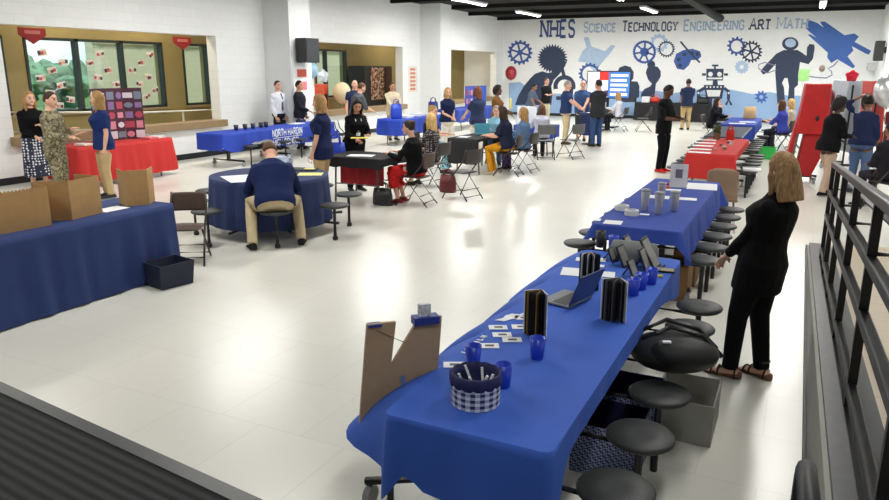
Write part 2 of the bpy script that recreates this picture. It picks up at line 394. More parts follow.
    # --- trousers, shorts or skirt
    if bot:
        bm = NB(); bmt = cloth_m[1] if cloth_m and cloth_m[1] else C(bot)
        if botkind in ('trousers', 'shorts'):
            torso(bm, -.11, .15, .014)
            for sd, a, k, n_ in legs:
                e = n_+V((0, 0, -.015)) if botkind == 'trousers' else k+(n_-k)*.12
                if botkind == 'trousers': tube(bm, [a, a+(k-a)*.4, k, k+(n_-k)*.4, e], [.1*fat**.5, .096*fat**.5, .074, .068, .06], 12)
                else: tube(bm, [a, a+(k-a)*.4, k, e], [.1*fat**.5, .1, .085, .085], 12)
            nm = botkind
        else:
            nm = 'skirt'; hm = hemz/s
            if not sit:
                rr = [(T(0, 0, .13), TD(.155, 0, 0), TD(0, .115, 0)), (T(0, 0, .02), TD(.198, 0, 0), TD(0, .142, 0)), (V((0, 0, hz-.2)), V((.21, 0, 0)), V((0, .15, 0))), (V((0, .01, hm)), V((.235, 0, 0)), V((0, .17, 0)))]
                loft(bm, rr, 20)
            else:
                torso(bm, -.11, .1, .016)
                for sd, a, k, n_ in legs:
                    tube(bm, [a, a+(k-a)*.5, k, k+(n_-k)*.25], [.11, .108, .1, .1], 12, rnd=True)
                    if hm < k.z-.1: tube(bm, [k, V((n_.x*.9, k.y+(n_.y-k.y)*.6, max(hm, .06)))], [.1, .115], 12)
                kc = (legs[0][2]+legs[1][2])/2
                loft(bm, [(hip+V((0, .02, -.02)), V((.12, 0, 0)), V((0, 0, .08))), (kc+V((0, .03, -.02)), V((.13, 0, 0)), V((0, 0, .07)))], 10)
                if hm < kc.z-.1: loft(bm, [(kc+V((0, 0, -.02)), V((.13, 0, 0)), V((0, .08, 0))), (V((0, kc.y, max(hm, .06))), V((.15, 0, 0)), V((0, .1, 0)))], 10)
        emit(remesh(bm, vox*1.1, 2), nm, bmt)
    # --- upper garment
    if top:
        bm = NB(); tm = cloth_m[0] if cloth_m and cloth_m[0] else C(top)
        torso(bm, hem if not sit else max(hem, -.06), .552, .02, straight=True)
        for sd, S, E_, W in arms:
            ell(bm, S, ar[0]+.013, ar[0]+.013, ar[0]+.013)
            if sleeve <= 1: e = S+(E_-S)*sleeve; tube(bm, [S, (S+e)/2, e], [ar[0]+.014, ar[0]+.016, ar[0]+.017], 12)
            else:
                e = E_+(W-E_)*min(1, (sleeve-1)); ell(bm, E_, ar[1]+.02, ar[1]+.02, ar[1]+.02); tube(bm, [S, S+(E_-S)*.5, E_, (E_+e)/2, e], [ar[0]+.014, ar[0]+.014, ar[1]+.016, ar[1]+.013, ar[2]+.014], 12)
        emit(remesh(bm, vox*1.1, 5), 'jacket' if vest else 'shirt', tm)
    # --- shoes
    if shoes:
        for sd, a, k, n_ in legs:
            bm = NB(); foot(bm, n_, sd, .010, .0, 0); me = remesh(bm, min(vox, .012), 1)
            for v in me.vertices:
                if v.co.z < .004: v.co.z = .002
            for p in me.polygons:
                if p.center.z < .02: p.material_index = 1
            emit(me, 'shoe', [C(shoes), mat('shoe_sole', (210, 208, 204) if sum(shoes) > 100 else (30, 30, 30), .6)])
    # --- hair
    if hair:
        st, hcol = hair; bm = NB(); thr = {'short': -.14, 'bald': 9, 'long': -.12, 'bob': -.12, 'shoulder': -.12, 'bun': -.1, 'afro': -.16, 'cap': -.1, 'pony': -.1}[st]; k0 = {'afro': 1.45, 'short': 1.09, 'long': 1.17, 'bob': 1.19, 'shoulder': 1.14}.get(st, 1.1)
        def hf(d, p):
            f = d.z*.75-d.y*.85+.12*abs(d.x)
            t = max(0, min(1, (f-thr)/.16)); q = .86+(k0-.86)*t
            if d.z < -.35 and st not in ('long', 'bob', 'afro'): q = min(q, .9)
            return HM @ V((p.x*q*(1.05 if st in ('long', 'bob') else 1), p.y*q, p.z*(.8+(q-.8)*.9)))
        if st == 'bald':
            hf = lambda d, p: HM @ (p*(1.04 if (-.45 < d.z < .25 and d.y < .25) else .9))
        ell(bm, hc+HM @ V((0, -.006, .006)), .082, .102, .122, 24, 16, f=hf)
        if st in ('long', 'bob', 'shoulder'):
            Lh = {'long': .30, 'bob': .165, 'shoulder': .22}[st]
            rr = []
            for t in (0, .25, .5, .75, 1):
                zz = .045-t*(Lh+.045); w = .088+.02*math.sin(t*2.4)-(.03*t*t if st == 'long' else -.022*t if st == 'shoulder' else .012*t*t); y0 = -.046-.022*t
                base = hp(0, y0, min(zz, .045)); rr.append((base, HM @ V((w, 0, 0)), HM @ V((0, .066-.018*t, 0))))
            loft(bm, rr, 18)
            for sd in (-1, 1):
                tube(bm, [hp(sd*.07, .03, .06), hp(sd*.088, .02, -.03), hp(sd*.086, .015, -.1), hp(sd*(.098 if st == 'shoulder' else .078), .02, -Lh*.85)], [.022, .026, .026, .016], 8, rnd=True)
        if st == 'bun': ell(bm, hp(0, -.085, .075), .05, .05, .048, 12, 8)
        if st == 'pony': tube(bm, [hp(0, -.09, .05), hp(0, -.14, .02), hp(0, -.13, -.1), hp(0, -.11, -.18)], [.025, .035, .032, .012], 8, rnd=True)
        if st == 'cap':
            loft(bm, [(hp(0, .08, .065), HM @ V((.065, 0, 0)), HM @ V((0, .03, .004))), (hp(0, .11, .06), HM @ V((.055, 0, 0)), HM @ V((0, .06, .0)))], 14)
        emit(remesh(bm, min(vox, .011), 2), 'cap' if st == 'cap' else 'hair', hairmat(hcol))
    if extra: extra(root, s, T, hp, arms, legs, emit)
    return root
CAMO = pattern('camouflage', 'camo', [(92, 84, 62), (150, 140, 108), (118, 112, 84), (74, 66, 48), (168, 158, 128)], 14)
DOTS = pattern('dotted_dress', 'dots', [(34, 40, 62), (226, 230, 236)], 22)
TEALP = pattern('teal_print', 'camo', [(26, 44, 58), (92, 150, 168), (150, 196, 206), (40, 70, 90)], 16)
FLORAL = pattern('dark_floral', 'dots', [(28, 28, 34), (150, 140, 140)], 24)
KHAKI = (190, 162, 120); NAVYS = (26, 36, 72); BLKS = (12, 12, 15); JEANS = (62, 88, 130)
def lanyard(col):
    def f(root, s, T, hp, arms, legs, emit):
        bm = NB()
        for sd in (-1, 1): tube(bm, [T(sd*.06, .03, .535)*1, T(sd*.055, .125, .45), T(0, .148, .24)], .008, 6)
        me = bpy.data.meshes.new('x'); bmesh.ops.recalc_face_normals(bm, faces=bm.faces); bm.to_mesh(me); bm.free(); emit(me, 'lanyard', mat('lanyard_%d' % col[0], col, .6))
        bm = NB(); c = T(0, .152, .20); obox(bm, c, V((.04, 0, 0)), V((0, .004, 0)), V((0, 0, .03)))
        me = bpy.data.meshes.new('x'); bm.to_mesh(me); bm.free(); emit(me, 'badge', PAPER)
    return f
def necktie(root, s, T, hp, arms, legs, emit):
    bm = NB(); loft(bm, [(T(0, .10, .52), V((.018, 0, 0)), V((0, .012, 0))), (T(0, .148, .42), V((.022, 0, 0)), V((0, .01, 0))), (T(0, .145, .12), V((.038, 0, 0)), V((0, .01, 0))), (T(0, .145, .06), V((.006, 0, 0)), V((0, .006, 0)))], 8)
    me = bpy.data.meshes.new('x'); bmesh.ops.recalc_face_normals(bm, faces=bm.faces); bm.to_mesh(me); bm.free(); emit(me, 'necktie', mat('tie', (70, 74, 92), .6))
def sandals(root, s, T, hp, arms, legs, emit):
    m = mat('sandal_leather', (30, 26, 24), .5); w = mat('wedge_cork', (112, 78, 52), .7)
    for sd, a, k, n_ in legs:
        fd = V((sd*.18, 1, 0)).normalized(); sx = V((fd.y, -fd.x, 0)); g = V((n_.x, n_.y, 0)); bm = NB()
        rr = [(g+fd*y+V((0, 0, h/2)), sx*wd, V((0, 0, h/2))) for y, wd, h in ((-.09, .02, .05), (-.08, .036, .06), (0, .036, .045), (.07, .043, .02), (.14, .046, .016), (.19, .028, .016))]
        loft(bm, rr, 10, 1)
        for y, z, r in ((.13, .045, .046), (.08, .066, .046), (-.045, .075, .043)):
            tube(bm, [g+fd*y+sx*math.cos(t)*r+V((0, 0, .012+max(0, math.sin(t))*z)) for t in [PI*i/8 for i in range(9)]], .008, 6)
        for q in (-1, 1): tube(bm, [g+fd*.12+sx*q*.042+V((0, 0, .02)), g+fd*.04+V((0, 0, .092)), n_+sx*-q*.042+V((0, -.02, .045))], .008, 6)
        tube(bm, [n_+V((math.cos(t)*.05, math.sin(t)*.052, .05)) for t in [2*PI*i/12 for i in range(13)]], .009, 6)
        bmesh.ops.recalc_face_normals(bm, faces=bm.faces); me = bpy.data.meshes.new('x'); bm.to_mesh(me); bm.free()
        o = emit(me, 'sandal', [m, w])
def P(*a, **k):
    k['fat'] = k.get('fat', 1.0)*1.1
    return person(*a, **k)
P((-.14, 5.12), (-.93, .36), 1.60, 'person in black jacket and trousers with shoulder length hair standing in strappy sandals', sex='f', hands=((-.03, .26, .80), (.02, .27, .80)), lean=-8, head=(-18, 12), hair=('shoulder', 'ash'), top=(7, 7, 9), sleeve=1.95, hem=-.2, bot=(7, 7, 9), shoes=None, vox=.009, stance=.085, footy=(.12, -.05), extra=sandals, vest=True, fat=1.12)
P((-11.75, 7.95), (1, -.35), 1.72, 'person in black cardigan and dotted navy long dress standing by the block wall', sex='f', hands=('chest', 'front'), head=(15, 0), hair=('long', 'dblonde'), top=BLKS, sleeve=2, hem=.05, bot=(1, 1, 1), botkind='skirt', hemz=.28, cloth_m=(None, DOTS), vest=True)
P((-10.3, 7.3), (1, .5), 1.76, 'person in camouflage uniform standing with hands held forward', hands=('chest', 'hold'), head=(-8, 4), hair=('short', 'dbrown'), top=(1, 1, 1), sleeve=2, hem=-.18, bot=(1, 1, 2), cloth_m=(CAMO, CAMO), shoes=(120, 100, 76))
P((-10.2, 8.08), (-.45, -1), 1.74, 'person in navy polo and khaki trousers with long hair standing before the red table', sex='f', hands=('down', 'hold'), head=(-25, 0), skin='light', hair=('long', 'dblonde'), top=(28, 46, 98), sleeve=.75, bot=(200, 172, 128), shoes=(60, 60, 66), fat=1.1)
P((-5.5, 6.62), (-.68, .73), 1.80, 'person in navy shirt and khaki trousers hunched over the round navy table, back turned', pose='sit', hands=('table', 'table'), lean=37, head=(6, 38), hair=('short', 'brown'), top=(24, 36, 78), sleeve=1.1, hem=-.12, bot=(190, 172, 138), shoes=(30, 30, 34), stance=.27, footy=(-.06, .04), kneey=(.34, .34), fat=1.2)
P((-6.62, 9.15), (-.95, -.25), 1.72, 'person in navy polo and khaki trousers standing behind the round navy table', sex='f', hands=((-.24, .08, .8), (.2, .12, .8)), head=(0, 6), hair=('bob', 'dblonde'), top=(26, 36, 72), sleeve=.8, hem=-.16, bot=KHAKI, shoes=(60, 50, 44), fat=1.08)
P((-12.4, 15.27), (1, -.1), 1.80, 'person in white shirt and grey tie standing against the white wall', hands=('down', 'pocket'), head=(-10, 0), hair=('short', 'dbrown'), top=(226, 228, 236), sleeve=2, hem=.0, bot=(34, 36, 46), extra=necktie)
P((-11.96, 15.6), (1, .3), 1.80, 'person in black shirt and blue jeans standing beside a tall white banner', hands=('pocket', 'front'), head=(-8, 0), hair=('short', 'black'), skin='tan', top=(34, 36, 44), sleeve=2, bot=(58, 70, 100))
P((-10.55, 16.1), (.45, .85), 1.78, 'person in grey shirt leaning over, seen from behind near the middle window opening', hands=('table', 'fwd'), lean=16, head=(-10, 8), hair=('short', 'brown'), top=(82, 86, 94), sleeve=1.2, hem=-.15, bot=(66, 68, 76), fat=1.15)
P((-11.5, 17.55), (.6, -.7), 1.80, 'person in dark navy shirt with pale face standing behind the person in grey', hands=('hold', 'down'), head=(15, 0), skin='light', hair=('bald', 'brown'), top=(40, 48, 78), sleeve=.6, bot=(40, 42, 52))
P((-6.95, 10.55), (.85, -.55), 1.64, 'person in black cardigan with lanyard and long black hair standing at the small black table', sex='f', hands=('hold', 'fwd'), lean=13, head=(-10, 24), hair=('long', 'black'), skin='tan', top=BLKS, sleeve=2, hem=-.2, bot=(24, 26, 32), extra=lanyard((210, 210, 220)), vest=True, fat=1.08)
P((-5.38, 9.92), (-1, -.05), 1.66, 'person in black top and red skirt seated on a folding chair, back turned', pose='sit', sex='f', hands=('table', 'table'), lean=10, head=(10, 4), hair=('bun', 'dbrown'), top=(12, 12, 15), sleeve=2, bot=(190, 36, 36), botkind='skirt', hemz=.26, shoes=(130, 40, 40), footy=.30, fat=1.1)
P((-5.95, 11.55), (-1, .12), 1.66, 'person with very long blonde hair and dark floral top seated beside the person in black', pose='sit', sex='f', hands=('table', 'lap'), head=(-8, 4), hair=('long', 'blonde'), top=(1, 1, 3), sleeve=1.3, bot=(60, 30, 34), botkind='skirt', hemz=.2, cloth_m=(FLORAL, None))
P((-6.88, 13.2), (1, .1), 1.68, 'person in black top and teal printed long skirt seated at the black laptop table', pose='sit', sex='f', hands=('table', 'table'), lean=8, head=(-5, 8), hair=('bun', 'dblonde'), top=(26, 28, 34), sleeve=.6, bot=(1, 1, 4), botkind='skirt', hemz=.12, cloth_m=(None, TEALP), seat=.5, fat=1.1)
P((-11.05, 18.9), (.75, -.65), 1.72, 'person in cream jacket standing behind the blue display table by the wall', hands=('chest', 'fwd'), head=(0, 10), hair=('short', 'brown'), skin='tan', top=(214, 200, 172), sleeve=2, hem=-.15, bot=(150, 136, 112))
P((-7.95, 16.3), (.75, -.45), 1.66, 'person in navy top and white trousers with blonde bob, facing a colleague', sex='f', hands=('front', 'front'), head=(-20, 2), hair=('bob', 'blonde'), top=NAVYS, sleeve=.7, hem=-.06, bot=(224, 220, 208), fat=1.12)
P((-7.0, 16.0), (-.75, .45), 1.70, 'person in slate navy shirt and white trousers, turned away toward the blonde colleague', sex='f', hands=('fwd', 'front'), head=(5, 0), hair=('bob', 'auburn'), top=(48, 58, 88), sleeve=.8, hem=-.08, bot=(224, 220, 208), fat=1.12)
P((-7.15, 17.6), (1, .2), 1.68, 'person in brown long sleeved top with short black hair holding something yellow', sex='f', hands=('hold', 'fwd'), hair=('afro', 'black'), skin='dark', top=(112, 78, 40), sleeve=2, hem=-.15, bot=(96, 70, 44), fat=1.1)
P((-5.28, 13.6), (-1, -.08), 1.68, 'person in dark top and mustard yellow trousers seated at the black laptop table', pose='sit', sex='f', hands=('table', 'table'), lean=10, head=(0, 6), hair=('long', 'dbrown'), top=(30, 36, 58), sleeve=.9, bot=(206, 144, 32), shoes=(190, 170, 150), seat=.5, footy=.32, fat=1.15)
P((-5.2, 14.3), (-1, .1), 1.66, 'person in faded denim jacket with long hair seated behind the mustard trousers', pose='sit', sex='f', hands=('lap', 'table'), head=(10, 4), hair=('long', 'dblonde'), top=(98, 126, 164), sleeve=2, bot=(66, 48, 96), fat=1.05)
P((-6.25, 15.35), (.35, -1), 1.62, 'person in pale aqua top seated facing the camera behind the open laptop', pose='sit', sex='f', hands=('lap', 'table'), head=(0, 14), hair=('short', 'grey'), top=(134, 186, 208), sleeve=.8, bot=(60, 80, 110))
P((-5.6, 16.65), (-.45, .9), 1.58, 'person in lilac grey sweater with long brown hair on a folding chair, back turned', pose='sit', sex='f', hands=('table', 'lap'), lean=4, hair=('long', 'brown'), top=(186, 186, 204), sleeve=2, bot=(34, 34, 42), fat=1.1)
P((-8.75, 26.4), (.8, -.5), 1.80, 'person in black polo and cream trousers with folded arms near the mural', hands=('cross', 'cross'), hair=('short', 'dbrown'), top=(28, 30, 36), sleeve=.6, bot=(206, 196, 170))
P((-8.95, 25.2), (1, -.2), 1.62, 'person in grey blue shirt bending forward near the mural', hands=('fwd', 'table'), lean=14, head=(0, 10), skin='brown', hair=('short', 'black'), top=(84, 96, 116), sleeve=.7, bot=(172, 160, 138))
P((-6.05, 20.1), (1, .15), 1.80, 'person with grey hair in navy polo and pale khaki trousers shaking hands', hands=('fwd', 'fwd'), head=(-5, 4), hair=('short', 'grey'), top=(40, 58, 100), sleeve=.65, hem=-.06, bot=(206, 188, 150), shoes=(70, 54, 44), fat=1.15)
P((-5.92, 21.3), (.1, -1), 1.80, 'bald person in blue shirt and dark shorts standing between two others', hands=('fwd', 'front'), head=(10, 4), hair=('bald', 'grey'), top=(58, 82, 130), sleeve=.65, bot=(60, 68, 62), botkind='shorts', shoes=(50, 46, 44), fat=1.15)
P((-5.08, 19.85), (-.65, .6), 1.84, 'person in charcoal shirt, dark cap and blue jeans with back half turned', hands=('front', 'hold'), head=(10, 0), hair=('cap', 'black'), skin='tan', top=(44, 46, 50), sleeve=.7, hem=-.14, bot=(52, 74, 116), fat=1.08)
P((-5.75, 25.4), (-1, .1), 1.66, 'person in pale grey sweater seated on a folding chair before the screen', pose='sit', sex='f', hands=('table', 'lap'), head=(-10, 4), lean=4, hair=('long', 'dblonde'), top=(206, 206, 216), sleeve=2, bot=(34, 34, 40))
P((-2.55, 15.5), (.95, -.25), 1.82, 'person all in black with red shoes standing by the red table with a phone', hands=('hold', 'hold'), head=(0, 28), hair=('short', 'black'), skin='dark', top=(16, 16, 20), sleeve=1.1, hem=-.14, bot=(14, 15, 18), shoes=(206, 40, 36))
P((-3.72, 27.0), (-.35, 1), 1.80, 'person in navy shirt and khaki trousers standing at the far black table, back turned', hands=('fwd', 'front'), hair=('short', 'black'), skin='brown', top=(38, 48, 78), sleeve=.7, bot=(176, 154, 110))
P((-2.35, 22.4), (1, -.2), 1.66, 'person in black sweater resting chin on hand at the far blue table', pose='sit', sex='f', hands=('table', 'face'), lean=8, head=(10, 6), hair=('long', 'dbrown'), top=(24, 24, 30), sleeve=2, bot=(40, 40, 50))
P((-.42, 20.9), (-.85, .4), 1.68, 'person in violet blue shirt with long brown hair seated at the far blue table', pose='sit', sex='f', hands=('table', 'table'), lean=8, hair=('long', 'brown'), top=(66, 78, 178), sleeve=1.3, bot=(40, 42, 58))
P((-.3, 22.2), (-1, 0), 1.66, 'person in beige top with blonde hair seated beyond the violet blue shirt', pose='sit', sex='f', hands=('table', 'lap'), head=(10, 4), hair=('long', 'blonde'), top=(186, 172, 150), sleeve=1.3, bot=(70, 70, 80))
P((.46, 13.85), (.75, .65), 1.66, 'person in black top and pinkish tan trousers beside the red folded table, back turned', sex='f', hands=('front', 'hold'), lean=9, head=(-10, 5), hair=('afro', 'black'), skin='dark', top=(14, 14, 18), sleeve=2, hem=-.12, bot=(196, 168, 148), shoes=(40, 36, 36), footy=(.2, -.1), fat=1.15)
P((.98, 14.35), (.4, .9), 1.70, 'person in navy sweater and blue jeans with one hand raised to the head', sex='f', hands=((-.16, .08, 1.66), 'down'), lean=3, head=(20, 4), hair=('bun', 'black'), skin='brown', top=(38, 48, 82), sleeve=1.5, hem=-.05, bot=(88, 112, 152), shoes=(60, 60, 66), fat=1.12)
P((1.28, 12.7), (-.6, .8), 1.72, 'person in dark clothes seated on a folding chair at the right edge beyond the ramp', pose='sit', hands=('lap', 'lap'), lean=6, hair=('short', 'black'), skin='brown', top=(34, 32, 38), sleeve=2, bot=(40, 40, 48))
# ------------------------------------------------------------------ the room
XW = -13.0; YB = 32.6; XR = 2.3; ZC = 4.4; Y0 = -6.0
bm = NB(); box(bm, -15.3, XR+.3, Y0, YB+.3, -.1, 0); struct(finish(bm, 'floor', floor_mat()))
bm = NB(); box(bm, -15.6, XR+.3, Y0, YB+.3, ZC, ZC+.15); ceil = struct(finish(bm, 'ceiling', mat('black_ceiling', (5, 5, 6), .95)))
# ceiling joists and ducts
for i, y in enumerate([3+3.2*k for k in range(10)]):
    bm = NB(); box(bm, XW+.02, XR-.02, y-.06, y+.06, ZC-.14, ZC-.001); struct(finish(bm, 'trim_%d' % (10+i), mat('black_joist', (6, 6, 7), .9)))
bm = NB(); tube(bm, [(-3.4, 6, 4.1), (-3.4, 31.9, 4.1)], .16, 16); struct(finish(bm, 'trim_30', mat('dark_duct', (9, 9, 10), .8), smooth=True))
OPEN = ((8.42, 13.78), (17.7, 23.0), (26.35, 31.8)); ZS, ZL = .86, 2.86
bm = NB(); edges = [Y0]+[e for o in OPEN for e in o]+[YB]
for a, b in zip(edges[0::2], edges[1::2]): box(bm, XW-.3, XW, a, b, 0, ZC)
for a, b in OPEN: box(bm, XW-.3, XW, a, b, ZL, ZC); box(bm, XW-.3, XW, a, b, 0, ZS-.04)
struct(finish(bm, 'wall_left', WHITE_WALL))
bm = NB(); box(bm, -15.3, XR+.3, YB, YB+.3, 0, ZC); wall_back = struct(finish(bm, 'wall_back', WHITE_WALL_X))
bm = NB(); box(bm, XR, XR+.3, Y0, YB, 0, ZC); struct(finish(bm, 'wall_right', WHITE_WALL))
bm = NB(); box(bm, -15.3, XR+.3, Y0-.3, Y0, 0, ZC); struct(finish(bm, 'wall_rear', WHITE_WALL_X))
bb = mat('black_baseboard', (26, 30, 36), .5)
bm = NB(); box(bm, XW, XW+.012, Y0, YB, 0, .13); struct(finish(bm, 'baseboard_left', bb))
bm = NB(); box(bm, XW, XR, YB-.012, YB, 0, .12); struct(finish(bm, 'baseboard_back', bb))
bm = NB(); box(bm, XR-.012, XR, 9.6, YB, 0, .12); struct(finish(bm, 'baseboard_right', bb))
for i, (a, b) in enumerate(OPEN):   # sills and reveals
    bm = NB(); box(bm, XW-.34, XW+.14, a-.08, b+.08, ZS-.16, ZS); struct(finish(bm, 'trim_%d' % (1+i), TANW, bevel=.01))
# pilasters
for i, (y, d) in enumerate(((15.55, .85), (24.3, .85), )):
    bm = NB(); box(bm, XW-.01, XW+d, y, y+.9, 0, ZC-.001); struct(finish(bm, 'trim_%d' % (4+i), mat('pilaster_paint', (232, 235, 235), .5, noise=.015)))
# corridor behind the openings
bm = NB(); box(bm, -15.3, -15.0, Y0, 10.9, 0, ZC); box(bm, -15.3, -15.0, 10.9, 13.95, 0, 1.12); box(bm, -15.3, -15.0, 10.9, 13.95, 2.74, ZC)
box(bm, -15.3, -15.0, 13.95, 14.62, 0, ZC); box(bm, -15.3, -15.0, 14.62, 15.55, 0, 1.12); box(bm, -15.3, -15.0, 14.62, 15.55, 2.74, ZC); box(bm, -15.3, -15.0, 15.55, 20.6, 0, ZC)
box(bm, -15.3, -15.0, 20.6, 22.3, 0, 1.0); box(bm, -15.3, -15.0, 20.6, 22.3, 2.74, ZC); box(bm, -15.3, -15, 22.3, YB, 0, ZC)
# the first window at the far left of the corridor
bm.free(); bm = NB()
WINS = [(8.3, 9.75, [(8.3, 9.75)]), (10.2, 13.95, None), (14.62, 15.55, None), (20.5, 22.4, None)]
prev = Y0
for a, b, _ in WINS:
    box(bm, -15.3, -15.0, prev, a, 0, ZC); box(bm, -15.3, -15.0, a, b, 0, 1.12); box(bm, -15.3, -15.0, a, b, 2.74, ZC); prev = b
box(bm, -15.3, -15.0, prev, YB, 0, ZC)
struct(finish(bm, 'wall_corridor', OCHRE))
MUL = {1: (11.46, 12.69), 3: (21.15,)}
for i, (a, b, _) in enumerate(WINS):
    bm = NB(); fr = .06
    box(bm, -15.12, -14.98, a, a+fr, 1.12, 2.74); box(bm, -15.12, -14.98, b-fr, b, 1.12, 2.74); box(bm, -15.12, -14.98, a, b, 1.12, 1.12+fr); box(bm, -15.12, -14.98, a, b, 2.74-fr, 2.74)
    for y in MUL.get(i, ()): box(bm, -15.12, -14.98, y-.045, y+.045, 1.12, 2.74)
    w = struct(finish(bm, 'window_%d' % (i+1), DARKFRAME))
    ys = [a]+list(MUL.get(i, ()))+[b]
    for q, r in zip(ys, ys[1:]):
        bm = NB(); box(bm, -15.07, -15.062, q+.04, r-.04, 1.17, 2.69); finish(bm, 'window_pane', GLASS, w)
    bm = NB(); box(bm, -15.02, -14.9, a-.05, b+.05, 1.07, 1.12); finish(bm, 'window_sill', TANW, w)
# exterior
bm = NB(); box(bm, -60, -15.3, -20, 70, -.3, -.05); struct(finish(bm, 'exterior_ground', mat('lawn', (96, 128, 70), .9, noise=.2, scale=1)))
bm = NB(); box(bm, -22.6, -22.2, 17.6, 60, -.05, 7); struct(finish(bm, 'exterior_wall', brick_mat('tan_block_outside', (226, 214, 186), (212, 198, 170), .4, .2, (1, 2), .8)))
bm = NB(); box(bm, -22.2, -22.12, 17.6, 60, 2.9, 3.0); struct(finish(bm, 'exterior_trim', mat('tan_band', (176, 160, 128), .8)))
# trees outside the first pane
random.seed(3)
tr = thing('tree', 'green leafy tree outside the leftmost papered window pane', 'tree', (-31, 19.5, -.05))
bm = NB(); tube(bm, [(0, 0, 0), (.1, 0, 1.2), (0, .1, 2.4)], [.25, .2, .12], 10); finish(bm, 'trunk', mat('bark', (84, 66, 50), .9), tr, smooth=True)
bm = NB()
for k in range(70):
    c = V((random.uniform(-1.8, 1.8), random.uniform(-5.5, 4.5), random.uniform(.4, 2.3)))
    ell(bm, c, random.uniform(.4, .8), random.uniform(.4, .9), random.uniform(.3, .7), 9, 6, f=lambda d, p: p*random.uniform(.8, 1.15))
finish(bm, 'foliage', mat('tree_leaves', (92, 146, 110), .8, noise=.4, scale=2), tr)
w = bpy.data.worlds.new('sky'); SC.world = w; w.use_nodes = True
_nt = w.node_tree; _bg = _nt.nodes['Background']
_tc = N(_nt, 'ShaderNodeTexCoord'); _ns = N(_nt, 'ShaderNodeTexNoise'); _ns.inputs['Scale'].default_value = 5; _cr = N(_nt, 'ShaderNodeValToRGB')
_cr.color_ramp.elements[0].color = (.38, .62, .70, 1); _cr.color_ramp.elements[1].color = (.9, .95, .96, 1); _cr.color_ramp.elements[0].position = .42; _cr.color_ramp.elements[1].position = .6
_nt.links.new(_tc.outputs['Generated'], _ns.inputs['Vector']); _nt.links.new(_ns.outputs['Fac'], _cr.inputs['Fac']); _nt.links.new(_cr.outputs['Color'], _bg.inputs['Color']); _bg.inputs['Strength'].default_value = 1.5
sun = bpy.data.lights.new('sun', 'SUN'); sun.energy = 2.2; sun.angle = .02; sun.color = (1, .95, .86)
so_ = bpy.data.objects.new('sun', sun); COL.objects.link(so_); so_.rotation_euler = V((-.55, .15, -1)).to_track_quat('-Z', 'Y').to_euler()
# corridor handrails
def handrail(x, y0, y1, z0, z1, label):
    t = thing('handrail', label, 'handrail', (0, 0, 0)); m = mat('white_rail_paint', (240, 240, 232), .4)
    for q, nm in ((0, 'top_rail'), (-.38, 'lower_rail')):
        bm = NB(); tube(bm, [(x, y0, z0+q), (x, y1, z1+q)], .035, 8); finish(bm, nm, m, t, smooth=True)
    n = max(2, int((y1-y0)/1.5)+1)
    for k in range(n):
        y = y0+(y1-y0)*k/(n-1); z = z0+(z1-z0)*k/(n-1); bm = NB(); tube(bm, [(x, y, 0), (x, y, z)], .022, 8); finish(bm, 'post', m, t, smooth=True)
handrail(-13.9, 8.0, 11.2, 1.30, 1.14, 'white handrail in the corridor behind the dotted dress and camouflage uniform')
handrail(-13.75, 11.6, 16.6, 1.10, 1.02, 'white handrail in the corridor seen right of the trifold board')
# red pennant signs on the corridor beam
for nm, (u, v), lab in (('a', (32, 34), 'red pennant shaped sign hanging at the left end of the first opening'), ('b', (182, 42), 'red pennant shaped sign hanging over the narrow window of the first opening')):
    c = atX(u, v, -14.3); t = tag(finish(NB(), 'pennant_sign', REDC), lab, 'sign'); bm = NB()
    prism(bm, [(-.3, .12), (.3, .12), (.3, -.02), (0, -.2), (-.3, -.02)], lambda x, y: V((0, x, y)), V((.015, 0, 0))); bmesh.ops.recalc_face_normals(bm, faces=bm.faces); bm.to_mesh(t.data); bm.free(); t.location = c
    t.data.materials.clear(); t.data.materials.append(mat('dark_red_sign', (160, 34, 40), .6))
    bm = NB(); box(bm, .016, .022, -.17, .17, .0, .07); finish(bm, 'sign_lettering_band', mat('sign_pale_red', (206, 120, 120), .6), t)
    for q in (-.26, .26):
        bm = NB(); tube(bm, [(.005, q, .1), (.005, q, ZC-c.z)], .006, 6); finish(bm, 'hanging_wire', GREYM, t)
# sheets taped on the papered window
random.seed(11)
pn = ['left', 'middle', 'right']; ordn = ['topmost', 'second', 'third', 'fourth', 'fifth', 'sixth', 'seventh', 'eighth']
for k, (a, b) in enumerate(((10.3, 11.4), (11.52, 12.62), (12.76, 13.85))):
    zz = [2.42, 2.22, 2.05, 1.88, 1.72, 1.55, 1.4, 1.28]
    for j, z in enumerate(zz):
        y = a+.16+(b-a-.32)*((j*.618+k*.31+.2) % 1); o = tag(finish(NB(), 'photo_sheet', mat('sheet_grey', (206, 204, 200), .8)), '%s photo sheet from the top taped on the %s pane of the papered window' % (ordn[j], pn[k]), 'paper', 'photo sheets on the window')
        bm = NB(); box(bm, -.002, .002, -.11, .11, -.07, .07, 0)
        for q in range(3):
            yy = -.07+q*.07+random.uniform(-.012, .012); zb = random.uniform(-.06, -.02); box(bm, .002, .004, yy-.034, yy+.034, zb-.005, zb+random.uniform(.05, .085), 1+(q+j+k) % 3)
        bm.to_mesh(o.data); bm.free()
        for m in (mat('photo_dark', (52, 56, 66), .6), mat('photo_red', (170, 70, 80), .6), mat('photo_skin', (196, 160, 140), .6)): o.data.materials.append(m)
        o.location = (-15.05+.035, y, z); o.rotation_euler = (random.uniform(-.25, .25), 0, 0)
